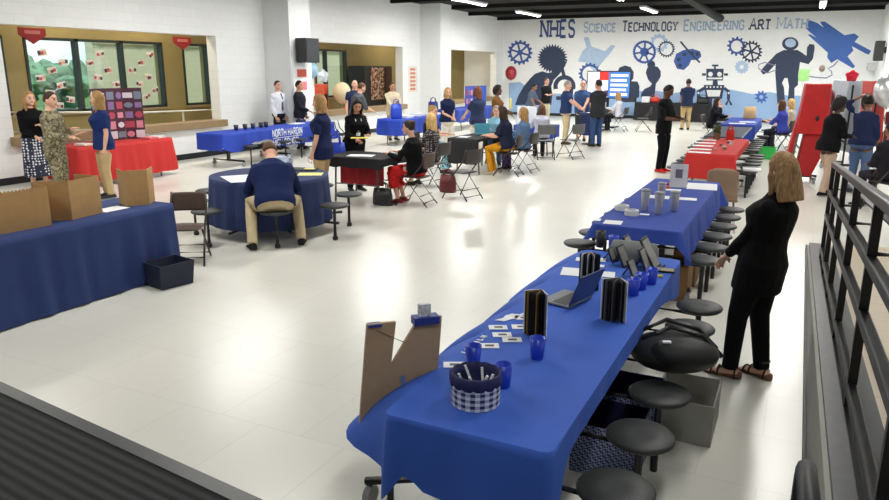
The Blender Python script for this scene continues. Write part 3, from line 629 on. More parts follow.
# ------------------------------------------------------------------ mural on the back wall (flat paint)
def wall_paint(name, polys, m, layer=1):
    """polys: list of picture-traced outlines put at their place on the back wall"""
    bm = NB(); y = YB-.003-.004*layer
    for k, p in enumerate(polys):
        pts = [atY(u, v, YB) for u, v in p]; yk = y-.0004*(k % 7)
        vs = [bm.verts.new((q.x, yk, q.z)) for q in pts]
        for tri in tessellate_polygon([[V((q.x, q.z, 0)) for q in pts]]):
            try: bm.faces.new([vs[i] for i in tri])
            except ValueError: pass
    bm.normal_update()
    for f in bm.faces:
        if f.normal.y > 0: f.normal_flip()
    return finish(bm, name, m, wall_back, recalc=False)
PX = lambda pts, ox=0, oy=0, k=4.0: [(ox+x/k, oy+y/k) for x, y in pts]
MNAVY = mat('mural_navy', (44, 58, 86), .6, noise=.08); MBLUE = mat('mural_blue', (58, 92, 164), .6); MLIGHT = mat('mural_light_blue', (150, 182, 222), .6, noise=.04, scale=1); MPALE = mat('mural_pale_blue', (176, 200, 228), .6)
MSHUT = mat('mural_shuttle_blue', (66, 108, 186), .6, noise=.06, scale=2); MWHITE = mat('mural_white', (232, 235, 236), .6)
def ngon(cx, cy, r, n=20, ry=None): return [(cx+r*math.cos(2*PI*i/n), cy+(ry or r)*math.sin(2*PI*i/n)) for i in range(n)]
def gear(name, cx, cy, r, m, teeth=14, rin=.55, spokes=0, hub=0, tooth=.16, layer=1):
    polys = []; n = teeth*4
    out = []
    for i in range(n):
        rr = r if i % 4 < 2 else r*(1-tooth); a = 2*PI*i/n; out.append((cx+rr*math.cos(a), cy+rr*math.sin(a)))
    inn = [(cx+r*rin*math.cos(2*PI*i/n), cy+r*rin*math.sin(2*PI*i/n)) for i in range(n)]
    for i in range(n):
        k = (i+1) % n; polys.append([out[i], out[k], inn[k], inn[i]])
    for s in range(spokes):
        a = 2*PI*s/spokes+.3; w = r*.075; dx, dy = math.cos(a), math.sin(a)
        polys.append([(cx+dy*w, cy-dx*w), (cx-dy*w, cy+dx*w), (cx+dx*r*(rin+.08)-dy*w, cy+dy*r*(rin+.08)+dx*w), (cx+dx*r*(rin+.08)+dy*w, cy+dy*r*(rin+.08)-dx*w)])
    if hub: polys.append(ngon(cx, cy, r*hub))
    wall_paint(name, polys, m, layer)
def stroke(pts, w):
    L, R_ = [], []
    for i, (x, y) in enumerate(pts):
        a = pts[max(0, i-1)]; b = pts[min(len(pts)-1, i+1)]; dx, dy = b[0]-a[0], b[1]-a[1]; l = math.hypot(dx, dy) or 1
        L.append((x-dy/l*w, y+dx/l*w)); R_.append((x+dy/l*w, y-dx/l*w))
    return [[L[i], L[i+1], R_[i+1], R_[i]] for i in range(len(pts)-1)]
# blue ground band with hills
wall_paint('painted_hills', [[(509, 83), (520, 82), (528, 88), (545, 93), (580, 95), (620, 93), (650, 90), (672, 93), (690, 91), (706, 88), (722, 88), (738, 91), (752, 94), (770, 92), (790, 96), (820, 95), (850, 93), (872, 92), (874, 125), (700, 121), (509, 115)]], MLIGHT, 0)
gear('painted_gear', 520, 52.5, 12.6, MBLUE, 16, .68, 6, .22)
hair_ = []
for i in range(60):
    a = 2*PI*i/60; r = 15.6 if i % 2 else 12.4; hair_.append((552.5+r*math.cos(a), 58.5+r*.95*math.sin(a)))
wall_paint('painted_child_at_microscope', [hair_, PX([(170, 285), (190, 292), (205, 290), (222, 270), (250, 250), (270, 240), (255, 275), (235, 300), (215, 320), (205, 345), (210, 380), (205, 420), (60, 420), (75, 380), (95, 345), (120, 315), (140, 295)], 500)], MNAVY)
wall_paint('painted_microscope', [PX([(242, 272), (254, 268), (264, 305), (250, 310)], 500)]+stroke([(500+(258+36*math.cos(t))/4, (345+36*math.sin(t))/4) for t in [PI*.9+i*PI*1.2/12 for i in range(13)]], 2.2)+[PX([(225, 400), (290, 400), (296, 330), (282, 330), (275, 385), (225, 385)], 500)], MNAVY, 2)
wall_paint('painted_robot_arm', [PX([(335, 150), (355, 148), (365, 185), (420, 205), (445, 180), (462, 183), (440, 215), (420, 237), (392, 272), (375, 285), (345, 250), (312, 246), (330, 205), (347, 190)], 500)], MPALE)
gear('painted_gear', 590, 74, 11.5, MBLUE, 16, .66)
gear('painted_gear', 659, 43, 9.5, MPALE, 12, .55, layer=0.5)
gear('painted_gear', 644.5, 52, 11.8, MBLUE, 30, .78, 7, .38, .05, 2)
gear('painted_gear', 666.5, 49, 8.6, MNAVY, 20, .72, layer=3)
wall_paint('painted_palette', [PX([(695, 245), (705, 215), (735, 200), (770, 195), (800, 205), (806, 225), (790, 240), (765, 240), (755, 262), (735, 280), (708, 275)], 500)], MBLUE)
wall_paint('painted_palette_dabs', [ngon(500+x/4, y/4, 2) for x, y in ((715, 238), (738, 217), (768, 212), (720, 262), (790, 216))], MNAVY, 2)
wall_paint('painted_brush', stroke([(680.5, 41.5), (691, 54), (700, 62.5)], .9), MNAVY, 3)
wall_paint('painted_child_behind_screen', [PX([(470, 288), (478, 270), (500, 262), (522, 268), (535, 288), (533, 315), (524, 325), (550, 326), (558, 345), (556, 388), (505, 410), (470, 400)], 500)], MNAVY)
wall_paint('painted_child_with_bun', [ngon(500+605/4, 258/4, 4), PX([(583, 290), (590, 270), (610, 262), (632, 268), (643, 285), (643, 305), (632, 325), (624, 334), (622, 350), (618, 388), (563, 390), (566, 372), (578, 356), (600, 346), (608, 335), (592, 318)], 500)], MNAVY)
R = 690
wall_paint('painted_robot', [PX([(65, 275), (135, 275), (132, 322), (66, 322)], R), PX([(92, 322), (110, 322), (112, 342), (90, 342)], R), PX([(55, 340), (138, 340), (128, 395), (66, 395)], R)]+stroke(PX([(58, 352), (34, 366), (34, 398)], R), 1.6)+stroke(PX([(136, 352), (154, 366), (154, 398)], R), 1.6)+stroke(PX([(82, 392), (80, 425), (78, 450)], R), 1.9)+stroke(PX([(114, 392), (120, 425), (122, 450)], R), 1.9)+[PX([(60, 478), (66, 455), (90, 452), (98, 478)], R), PX([(108, 478), (112, 455), (136, 455), (142, 478)], R)]+stroke(PX([(48, 298), (64, 298)], R), 1.2)+stroke(PX([(136, 298), (152, 298)], R), 1.2)+stroke(PX([(100, 262), (100, 276)], R), .9)+stroke(PX([(88, 262), (114, 262)], R), .9)+stroke(PX([(24, 420), (34, 398), (46, 420)], R), 1.2)+stroke(PX([(144, 420), (154, 398), (166, 420)], R), 1.2), MNAVY)
wall_paint('painted_robot_lights', [ngon(R+82/4, 297/4, 2.4), ngon(R+118/4, 297/4, 2.4), PX([(70, 310), (130, 310), (129, 317), (71, 317)], R), PX([(66, 360), (124, 360), (118, 386), (72, 386)], R)]+[ngon(R+x/4, 348/4, .9, 8) for x in (68, 82, 96, 110, 124)]+[ngon(R+x/4, y/4, 1.1, 8) for x, y in ((34, 372), (155, 372), (80, 424), (119, 424))], MWHITE, 2)
gear('painted_gear', 690+187/4, 185/4, 9.8, MBLUE, 12, .58, tooth=.22); gear('painted_gear', 690+245/4, 207/4, 11.2, MNAVY, 18, .7, 6, .2, .18, 2); gear('painted_gear', 690+207/4, 268/4, 7, MPALE, 12, .3, layer=1)
wall_paint('painted_astronaut', [ngon(R+401/4, 175/4, 8.2, 24, 6.6), PX([(345, 215), (375, 200), (430, 200), (450, 212), (466, 224), (468, 190), (478, 176), (496, 178), (499, 190), (492, 235), (474, 257), (440, 248), (433, 300), (432, 340), (418, 352), (417, 415), (390, 415), (396, 345), (390, 312), (378, 312), (368, 332), (376, 350), (380, 420), (350, 418), (345, 350), (341, 290), (343, 255), (312, 290), (292, 298), (282, 284), (300, 262)], R)], MNAVY)
wall_paint('painted_visor', [ngon(R+402/4, 172/4, 5.6, 20, 4.4)], MPALE, 2)
K8 = 8.064
wall_paint('painted_shuttle', [PX([(206, 225), (212, 180), (240, 163), (300, 185), (352, 222), (322, 176), (362, 174), (440, 228), (520, 284), (600, 270), (636, 294), (602, 338), (735, 410), (716, 440), (690, 432), (580, 372), (592, 408), (545, 455), (605, 535), (588, 552), (462, 478), (412, 508), (380, 462), (385, 425), (226, 282), (240, 276), (292, 302), (228, 248)], 780, 0, K8)], MSHUT)
wall_paint('painted_tether', stroke(PX([(470, 305), (510, 310), (545, 312), (568, 300), (566, 285), (552, 275), (575, 262), (592, 243)], R), .6)+stroke(PX([(342, 262), (300, 250), (275, 258), (275, 275), (310, 292), (345, 280)], R), .5), mat('mural_grey_violet', (132, 136, 170), .6), 3)
gear('painted_gear', 690+640/4, 378/4, 9, MSHUT, 10, .35, tooth=.25); gear('painted_gear', 690+285/4, 388/4, 6.5, MSHUT, 9, .3, tooth=.3)
# slab lettering, drawn as strokes
GLY = {'N': (.8, [[(0, 0), (0, 1)], [(0, 1), (.8, 0)], [(.8, 0), (.8, 1)]], [(0, 0), (0, 1), (.8, 1)]), 'H': (.8, [[(0, 0), (0, 1)], [(.8, 0), (.8, 1)], [(0, .5), (.8, .5)]], [(0, 0), (0, 1), (.8, 0), (.8, 1)]),
 'E': (.65, [[(0, 0), (0, 1)], [(0, 0), (.65, 0)], [(0, 1), (.65, 1)], [(0, .52), (.5, .52)]], [(0, 0), (0, 1)]), 'S': (.62, [[(.62, .8), (.5, 1), (.12, 1), (0, .86), (0, .64), (.12, .54), (.5, .46), (.62, .34), (.62, .14), (.5, 0), (.12, 0), (0, .2)]], []),
 'C': (.65, [[(.65, .76), (.55, 1), (.15, 1), (0, .85), (0, .15), (.15, 0), (.55, 0), (.65, .24)]], []), 'I': (.12, [[(.06, 0), (.06, 1)]], [(.06, 0), (.06, 1)]), 'T': (.7, [[(.35, 0), (.35, 1)], [(0, 1), (.7, 1)]], [(.35, 0)]),
 'O': (.7, [[(.15, 0), (.55, 0), (.7, .15), (.7, .85), (.55, 1), (.15, 1), (0, .85), (0, .15), (.15, 0)]], []), 'L': (.6, [[(0, 1), (0, 0)], [(0, 0), (.6, 0)]], [(0, 1), (0, 0)]), 'G': (.7, [[(.68, .78), (.56, 1), (.15, 1), (0, .85), (0, .15), (.15, 0), (.56, 0), (.7, .14), (.7, .45), (.42, .45)]], []),
 'Y': (.7, [[(0, 1), (.35, .45), (.7, 1)], [(.35, .45), (.35, 0)]], [(.35, 0), (0, 1), (.7, 1)]), 'R': (.7, [[(0, 0), (0, 1)], [(0, 1), (.5, 1), (.64, .88), (.64, .62), (.5, .5), (0, .5)], [(.35, .5), (.7, 0)]], [(0, 0), (.7, 0), (0, 1)]),
 'A': (.8, [[(0, 0), (.4, 1), (.8, 0)], [(.17, .36), (.63, .36)]], [(0, 0), (.8, 0)]), 'M': (.95, [[(0, 0), (0, 1), (.475, .25), (.95, 1), (.95, 0)]], [(0, 0), (.95, 0), (0, 1), (.95, 1)]),
 'D': (.7, [[(0, 0), (0, 1), (.5, 1), (.7, .82), (.7, .18), (.5, 0), (0, 0)]], [(0, 0), (0, 1)])}
def letters(text, x0, x1, map2, wt=.085, serif=.16, big=()):
    """strokes of a word filling x0..x1 in the map2 frame (height 0..1) -> list of quads of 3D points"""
    wd = sum(GLY[c][0]*(1.25 if i in big else 1)+.34 for i, c in enumerate(text) if c != ' ')+.5*text.count(' ')-.34; k = (x1-x0)/wd; x = 0; quads = []
    for i, c in enumerate(text):
        if c == ' ': x += .5; continue
        g = GLY[c]; sc = 1.22 if i in big else 1
        for st in g[1]:
            for q in stroke([(x+a*sc, b*sc) for a, b in st], wt): quads.append([map2(x0+a*k, b) for a, b in q])
        for a, b in g[2]:
            for q in stroke([(x+a*sc-serif, b*sc+(wt*.6 if b == 0 else -wt*.6)), (x+a*sc+serif, b*sc+(wt*.6 if b == 0 else -wt*.6))], wt*.7): quads.append([map2(x0+p*k, r) for p, r in q])
        x += g[0]*sc+.34
    return quads
def mural_word(text, ux0, ux1, vtop, vbot, vtop1, vbot1, m, big=(), wt=.115):
    a = atY(ux0, vbot, YB); b = atY(ux1, vbot1, YB); c = atY(ux0, vtop, YB); d = atY(ux1, vtop1, YB); bm = NB()
    def mp(x, t):
        f = (x-a.x)/(b.x-a.x); lo = a.z+(b.z-a.z)*f; hi = c.z+(d.z-c.z)*f; return V((x, YB-.008, lo+(hi-lo)*t))
    k = 0
    for q in letters(text, a.x, b.x, mp, wt, .2, big):
        k += 1
        vs = [bm.verts.new(p-V((0, .0003*(k % 6), 0))) for p in q]
        try: bm.faces.new(vs)
        except ValueError: pass
    bm.normal_update()
    for f in bm.faces:
        if f.normal.y > 0: f.normal_flip()
    finish(bm, 'painted_word', m, wall_back, recalc=False)
mural_word('NHES', 541, 574, 20.5, 37, 20.5, 36.5, mat('mural_word_navy', (62, 84, 140), .6), (), .1)
PW = mat('mural_word_pale', (168, 190, 218), .6); NW = mat('mural_word_dark', (74, 86, 116), .6)
mural_word('SCIENCE', 584, 615.5, 24.3, 32, 23.6, 31.5, PW, (0,)); mural_word('TECHNOLOGY', 622.5, 677, 23.2, 31.2, 22.2, 30.3, NW, (0,)); mural_word('ENGINEERING', 684, 743.5, 22.2, 30.8, 20.6, 29.3, PW, (0,))
mural_word('ART', 749.5, 770, 20.3, 29.6, 19.9, 29.2, NW, (0,)); mural_word('MATH', 777, 807, 19.6, 28.8, 19, 28, PW, (0,))
# ------------------------------------------------------------------ ceiling lights
TUBE = mat('lit_tube', (255, 253, 246), .3, noise=0, emit=7)
rown = {-10.0: 'left', -5.4: 'middle', .2: 'right'}; LIGHTW = 150
LW = {.6: .5, 5.6: .68, 11.0: .9, 16.4: 1.0, 22.1: 1.1, 27.7: 1.5}
def ceiling_light(x, y, lab):
    t = thing('ceiling_light', lab, 'light', (x, y, ZC-.145), group='strip lights on the black ceiling')
    bm = NB(); box(bm, -.11, .11, -1.25, 1.25, -.07, 0); finish(bm, 'housing', mat('white_housing', (220, 222, 222), .5), t, bevel=.01)
    for q in (-.05, .05):
        bm = NB(); tube(bm, [(q, -1.2, -.09), (q, 1.2, -.09)], .02, 8); finish(bm, 'lamp_tube', TUBE, t, smooth=True)
    l = bpy.data.lights.new('strip_glow', 'AREA'); l.shape = 'RECTANGLE'; l.size = .3; l.size_y = 2.4; l.energy = LIGHTW*LW[y]*(.65 if x > 0 and y < 20 else 1); l.color = (1, .985, .94)
    o = bpy.data.objects.new('strip_glow', l); COL.objects.link(o); o.location = (x, y, ZC-.27)
oy = ['nearest', 'second', 'third', 'fourth', 'fifth', 'farthest']
for x in (-10.0, -5.4, .2):
    for j, y in enumerate((0.6, 5.6, 11.0, 16.4, 22.1, 27.7)):
        ceiling_light(x, y, '%s strip light from the camera in the %s row on the black ceiling' % (oy[j], rown[x]))
for y in (10.8, 13.4, 19, 25, 29):   # glowing squares and area lights added to brighten the corridor
    l = bpy.data.lights.new('corridor_fill', 'AREA'); l.size = .5; l.energy = 55; l.color = (1, .9, .7); o = bpy.data.objects.new('corridor_fill', l); COL.objects.link(o); o.location = (-14.2, y, 4.2)
    bm = NB(); box(bm, -14.5, -13.9, y-.3, y+.3, 4.3, 4.4); tag(finish(bm, 'added_glow_panel', mat('added_glow_panel', (255, 236, 200), .5, noise=0, emit=3)), 'added glowing square on the corridor ceiling, number from the camera %s' % ['one', 'two', 'three', 'four', 'five'][(10.8, 13.4, 19, 25, 29).index(y)], 'light')
# ------------------------------------------------------------------ stage, ramp, railing
bm = NB(); sl = -.115
def sy(x): return 1.71+sl*(x+1.59)
prism(bm, [(-13, Y0), (.2, Y0), (.2, sy(.2)), (-13, sy(-13))], lambda x, y: V((x, y, 0)), V((0, 0, .62)))
st = struct(finish(bm, 'floor_stage', rib_mat()))
bm = NB(); prism(bm, [(-13, sy(-13)-.05), (.2, sy(.2)-.05), (.2, sy(.2)+.012), (-13, sy(-13)+.012)], lambda x, y: V((x, y, .585)), V((0, 0, .04))); finish(bm, 'nosing', mat('rubber_nosing', (42, 46, 47), .4), st)
RS = .083
def rz(y): return max(.0, .15+RS*(8.3-y))
bm = NB(); prism(bm, [(9.9, 0), (9.9, .02), (2.0, .02+RS*7.9), (-6, .02+RS*7.9), (-6, 0)], lambda y, z: V((.45, y, z)), V((XR-.45, 0, 0))); struct(finish(bm, 'floor_ramp', brick_mat('tan_vinyl', (196, 182, 158), (176, 162, 140), .3, .3, (0, 1), .4)))
capm = mat('black_kerb_cap', (40, 42, 44), .35, noise=.3, scale=20); kf = mat('grey_kerb_face', (150, 150, 142), .7, noise=.06, scale=5)
bm = NB(); prism(bm, [(9.45, 0), (9.45, rz(9.45)), (1.5, rz(1.5)), (1.5, 0)], lambda y, z: V((.225, y, z)), V((.235, 0, 0))); struct(finish(bm, 'wall_kerb', kf))
bm = NB(); prism(bm, [(9.47, rz(9.47)+.001), (9.47, rz(9.47)+.03), (1.5, rz(1.5)+.03), (1.5, rz(1.5)+.001)], lambda y, z: V((.245, y, z)), V((.225, 0, 0))); struct(finish(bm, 'trim_40', capm))
bm = NB(); box(bm, .21, .225, 1.6, 9.45, 0, .06); struct(finish(bm, 'baseboard_kerb', bb))
rt = thing('railing', 'black metal ramp railing with four sloping rails at the right', 'railing', (0, 0, 0))
XRL = .345
for nm, z0 in (('top_rail', 1.165), ('upper_rail', .885), ('middle_rail', .635), ('lower_rail', .275)):
    bm = NB(); a, b = 8.33, 1.3; za, zb = z0+RS*(8.3-a), z0+RS*(8.3-b); h = .024
    prism(bm, [(a, za-h), (a, za+h), (b, zb+h), (b, zb-h)], lambda y, z: V((XRL-.024, y, z)), V((.048, 0, 0))); finish(bm, nm, BLK, rt, bevel=.008)
for y in (8.3, 7.3, 6.2, 4.9, 3.6, 2.3):
    bm = NB(); box(bm, XRL-.02, XRL+.02, y-.02, y+.02, rz(y)+.03, 1.15+RS*(8.3-y)); finish(bm, 'post', BLK, rt)
bm = NB(); tube(bm, [(XRL+.13, 8.3, 1.0), (XRL+.13, 1.3, 1.0+RS*7)], .02, 8); finish(bm, 'handrail', BLK, rt, smooth=True)
for y in (8.2, 6.2, 4.9, 3.6, 2.3):
    z = 1.0+RS*(8.3-y); bm = NB(); tube(bm, [(XRL, y, z-.08), (XRL+.13, y, z-.08), (XRL+.13, y, z)], .012, 6); finish(bm, 'bracket', BLK, rt)
sr = thing('stair_handrail', 'rounded dark end post of a stair handrail at the foot of the kerb', 'handrail', (.13, 2.25, 0))
bm = NB(); tube(bm, [(.0, 0, 0), (0, 0, .88), (0, -.03, .93), (0, -.1, .94), (0, -.6, 1.05)], .03, 10); finish(bm, 'rail', BLKP, sr, smooth=True)
# ------------------------------------------------------------------ tables with attached stools
def cafe_table(name, label, cx, cy, L, W, rz_, stools, top_m, group=None, zt=.735, splay=0):
    t = thing(name, label, 'table', (cx, cy, 0), rz_, group)
    bm = NB(); box(bm, -W/2, W/2, -L/2, L/2, zt-.035, zt); finish(bm, 'tabletop', top_m, t, bevel=.012)
    for y in (-L*.38, 0, L*.38):
        bm = NB(); box(bm, -.03, .03, y-.03, y+.03, .12, zt-.035)
        sp = splay if y < 0 else 0; tube(bm, [(-W*.5-.1-sp, y, .12), (0, y, .12 if not sp else .34), (W*.5+.1, y, .12)], .022, 8); tube(bm, [(-W*.42, y, zt-.06), (W*.42, y, zt-.06)], .018, 8); fr = finish(bm, 'leg_frame', BLK, t)
        for sx in (-1, 1):
            bm = NB(); c = V((sx*(W*.5+.08)-(sp if sx < 0 else 0), y, .05))
            loft(bm, [(c-V((.018, 0, 0)), V((0, .05, 0)), V((0, 0, .05))), (c+V((.018, 0, 0)), V((0, .05, 0)), V((0, 0, .05)))], 14); tube(bm, [c+V((0, 0, .02)), c+V((0, 0, .08))], .014, 6); finish(bm, 'caster', mat('grey_caster', (150, 152, 152), .4), fr, smooth=False)
    bm = NB()
    for sx in (-1, 1): box(bm, sx*W*.3-.015, sx*W*.3+.015, -L*.46, L*.46, zt-.075, zt-.036)
    finish(bm, 'under_rail', BLK, t)
    for sx, y, *pst in stools:
        bm = NB(); x = sx*(W/2+.18) if abs(sx) == 1 else sx
        lathe(bm, [(.06, .425), (.142, .43), (.157, .442), (.159, .455), (.150, .464), (.05, .462)], 28, (x, y, 0)); so = finish(bm, 'stool_seat', STOOL, t, smooth=True)
        bm = NB(); tube(bm, [(x, y, .43), (x, y, .0 if not pst or pst[0] else .37)], .02, 8); s2 = 1 if x > 0 else -1; tube(bm, [(x, y, .395), (s2*.03, y, .40)], .02, 8); lathe(bm, [(.09, .42), (.03, .40)], 14, (x, y, 0)); finish(bm, 'stool_post', BLK, so)
    return t
def rect_perim(x0, x1, y0, y1, r=.035, step=.045):
    pts = []
    def edge(a, b, n):
        k = max(1, int((b-a).length/step))
        for i in range(k): pts.append((a+(b-a)*i/k, n))
    def arc(c, a0):
        for i in range(5):
            a = a0+PI/2*i/5; d = V((math.cos(a), math.sin(a), 0)); pts.append((c+d*r, d))
    edge(V((x0+r, y0, 0)), V((x1-r, y0, 0)), V((0, -1, 0))); arc(V((x1-r, y0+r, 0)), -PI/2)
    edge(V((x1, y0+r, 0)), V((x1, y1-r, 0)), V((1, 0, 0))); arc(V((x1-r, y1-r, 0)), 0)
    edge(V((x1-r, y1, 0)), V((x0+r, y1, 0)), V((0, 1, 0))); arc(V((x0+r, y1-r, 0)), PI/2)
    edge(V((x0, y1-r, 0)), V((x0, y0+r, 0)), V((-1, 0, 0))); arc(V((x0+r, y0+r, 0)), PI)
    return pts
def circ_perim(r, n=120): return [(V((r*math.cos(2*PI*i/n), r*math.sin(2*PI*i/n), 0)), V((math.cos(2*PI*i/n), math.sin(2*PI*i/n), 0))) for i in range(n)]
def cloth(label, perim, z, drop, m, flare=.1, amp=.015, wl=.28, rows=9, loc=(0, 0, 0), rz_=0, bulge=None, group=None, name='tablecloth', cat='tablecloth', seed=0, corner=.0):
    bm = NB(); rs = random.Random(seed); ph = rs.uniform(0, 6); n = len(perim)
    dr = drop if callable(drop) else (lambda p, q: q.x**2*(drop[1] if q.x > 0 else drop[0])+q.y**2*(drop[3] if q.y > 0 else drop[2]))
    s = 0; ss = []
    for i, (p, q) in enumerate(perim):
        ss.append(s); s += (perim[(i+1) % n][0]-p).length
    kk = max(3, round(s/wl)); vr = []
    for j in range(rows+1):
        t = j/rows; row = []
        for i, (p, q) in enumerate(perim):
            D = dr(p, q); a = 2*PI*kk*ss[i]/s
            wv = (.6*math.sin(a+ph)+.4*math.sin(a*1.73+1.1*math.sin(a*.37)+ph*2))
            ck = (2*abs(q.x*q.y))
            off = flare*t*D+amp*wv*min(1, t*1.4)*min(1, D/.3)+corner*ck*t*D
            if bulge: off, D = bulge(p, q, t, off, D)
            zz = z-.5*(1-math.cos(min(1, t*5)*PI/2))*.0-D*t+.012*wv*t*t
            row.append(bm.verts.new(p+q*(.008+off)+V((0, 0, max(zz, .004)))))
        vr.append(row)
    for j in range(rows):
        for i in range(n): bm.faces.new((vr[j][i], vr[j+1][i], vr[j+1][(i+1) % n], vr[j][(i+1) % n]))
    # top: inner rings so the surface can shade gently
    f = bm.faces.new(vr[0]); bmesh.ops.recalc_face_normals(bm, faces=bm.faces)
    f.normal_update()
    if f.normal.z < 0: bmesh.ops.reverse_faces(bm, faces=bm.faces)
    f.smooth = False
    o = finish(bm, name, m, None, recalc=False)
    for p in o.data.polygons: p.use_smooth = len(p.vertices) == 4
    o.location = loc; o.rotation_euler = (0, 0, rz_); return tag(o, label, cat, group)
TOPW = mat('grey_laminate', (120, 122, 128), .4); TOPD = mat('dark_laminate', (70, 76, 88), .4)
# long blue table nearest the camera
TX0, TX1, TY0, TY1 = -1.39, -.69, 2.28, 5.32; ZT = .742
yc = (TY0+TY1)/2
st1 = [2.61, 3.10, 3.60, 4.12, 4.70, 5.18]
cafe_table('cafeteria_table', 'long table with attached round stools under the blue cloth nearest the camera', (TX0+TX1)/2, yc, TY1-TY0-.04, .67, 0, [(.53, y-yc, 0 if y == 4.12 else 1) for y in st1]+[(-.53, y-yc) for y in st1], TOPW, zt=.735, splay=.26)
def drop1(p, q):
    g = lambda a, b, w: math.exp(-((a-b)/w)**2)
    r = .11+.30*g(p.y, TY0, .13)+.16*g(p.y, TY1, .5); l = .30+.14*g(p.y, TY0, .05); f = .31+.07*g(p.x, TX0, .05)-.06*g(p.x, TX0+.10, .05)+.14*g(p.x, TX1, .25)
    return q.x**2*(r if q.x > 0 else l)+q.y**2*(f if q.y < 0 else .22)
def bulge1(p, q, t, off, D):
    if q.x < -.5:
        w = -q.x; b = 0
        for y in st1: b = max(b, math.exp(-((p.y-y)/.21)**4))
        return off+w*(.01+.36*b)*t**.7, D
    return off, D
cloth('royal blue tablecloth on the long table nearest the camera', rect_perim(TX0, TX1, TY0, TY1), ZT, drop1, BLUE, .015, .014, .42, 10, bulge=bulge1, seed=4, corner=.0)
# second blue table behind
UX0, UX1, UY0, UY1 = -1.60, -.83, 6.30, 9.42; yc2 = (UY0+UY1)/2
st2 = [6.57, 7.10, 7.62, 8.16, 8.70, 9.22]
cafe_table('cafeteria_table', 'second long table in the right row, stools showing along its right side', (UX0+UX1)/2, yc2, UY1-UY0-.04, .72, 0, [(.56, y-yc2) for y in st2]+[(-.60, y-yc2+.12) for y in st2], TOPW)
cloth('blue tablecloth on the second table of the right row, carrying steel tumblers', rect_perim(UX0, UX1, UY0, UY1), ZT, (.16, .30, .12, .2), BLUE2, .15, .02, .5, 8, seed=9, corner=.5)
# red table
RX0, RX1, RY0, RY1 = -1.68, -.92, 12.65, 15.7; yc3 = (RY0+RY1)/2
st3 = [12.95+.52*k for k in range(6)]
cafe_table('cafeteria_table', 'long table with dark stools under the red cloth in the right row', (RX0+RX1)/2, yc3, RY1-RY0-.04, .72, 0, [(s*.58, y-yc3) for y in st3 for s in (-1, 1)], TOPW)
cloth('red tablecloth with white pages on the third table of the right row', rect_perim(RX0, RX1, RY0, RY1), ZT, (.12, .12, .42, .15), REDC, .08, .02, .4, 8, seed=2, corner=.3)
cafe_table('cafeteria_table', 'bare dark topped table with stools between the red and the far blue table', -1.45, 17.7, 3.0, .76, 0, [(s*.58, y) for y in (-1.2, -.7, -.2, .3, .8, 1.3) for s in (-1, 1)], TOPD)
# far blue table
cafe_table('cafeteria_table', 'long table under the far blue cloth in front of the painted robot', -1.45, 21.4, 3.0, .76, 0, [(.6, y) for y in (-1.2, .9)]+[(-.6, y) for y in (-1.2, .2)], TOPW)
cloth('blue tablecloth on the far table in front of the painted robot', rect_perim(-1.85, -1.05, 19.9, 22.95), ZT, (.25, .25, .38, .2), BLUE2, .1, .02, .4, 7, seed=5)
# round navy table
RCX, RCY = -6.2, 7.38
t = thing('round_table', 'round mobile table with attached stools under a dark navy cloth', 'table', (RCX, RCY, 0))
bm = NB(); lathe(bm, [(.70, .70), (.72, .705), (.72, .735), (.70, .74)], 48); finish(bm, 'tabletop', TOPW, t)
bm = NB()
for k in range(8):
    a = k*PI/4+.15; tube(bm, [(math.cos(a)*.1, math.sin(a)*.1, .16), (math.cos(a)*.98, math.sin(a)*.98, .16)], .02, 8)
tube(bm, [(0, 0, .05), (0, 0, .70)], .05, 12); finish(bm, 'pedestal_frame', BLK, t)
for p in ((-6.89, 6.70), (-6.25, 6.27), (-5.5, 6.62), (-5.12, 7.28), (-5.42, 8.05), (-6.2, 8.5), (-7.0, 8.1), (-7.3, 7.4)):
    x, y = p[0]-RCX, p[1]-RCY; bm = NB(); lathe(bm, [(.06, .42), (.165, .425), (.185, .44), (.185, .452), (.17, .46), (.05, .46)], 28, (x, y, 0)); so = finish(bm, 'stool_seat', STOOL, t, smooth=True)
    bm = NB(); tube(bm, [(x, y, .42), (x, y, .05)], .022, 8); disc(bm, (x, y, 0), .035, .05, 12); finish(bm, 'stool_post', BLK, so)
cloth('dark navy tablecloth draped over the round table', circ_perim(.755), .748, lambda p, q: .60, NAVYC, .05, .028, .21, 10, (RCX, RCY, 0), seed=3)
# near left navy table
def plain_table(label, cx, cy, W, L, rz_=0, name='folding_table', m=None, zt=.735, group=None, cat='table'):
    t = thing(name, label, cat, (cx, cy, 0), rz_, group)
    bm = NB(); box(bm, -W/2, W/2, -L/2, L/2, zt-.04, zt); finish(bm, 'tabletop', m or PLASTICW, t, bevel=.01)
    for sy_ in (-1, 1):
        for sx in (-1, 1):
            bm = NB(); tube(bm, [(sx*W*.40, sy_*L*.38, 0), (sx*W*.36, sy_*L*.40, zt-.04)], .016, 8); finish(bm, 'leg', mat('grey_table_leg', (88, 88, 90), .4, .5), t)
        bm = NB(); tube(bm, [(-W*.38, sy_*L*.39, .3), (W*.38, sy_*L*.39, .3)], .012, 6); finish(bm, 'leg_brace', mat('grey_table_leg', (88, 88, 90)), t)
    return t
plain_table('folding table under the floor length navy cloth at the left', -6.12, 4.1, .76, 2.34)
cloth('floor length dark navy tablecloth at the left carrying three cardboard screens', rect_perim(-6.52, -5.73, 2.9, 5.3), ZT, (.73, .73, .73, .73), mat('navy_cloth_near', (34, 54, 108), .8, noise=.08, scale=4), .06, .028, .36, 12, seed=6)
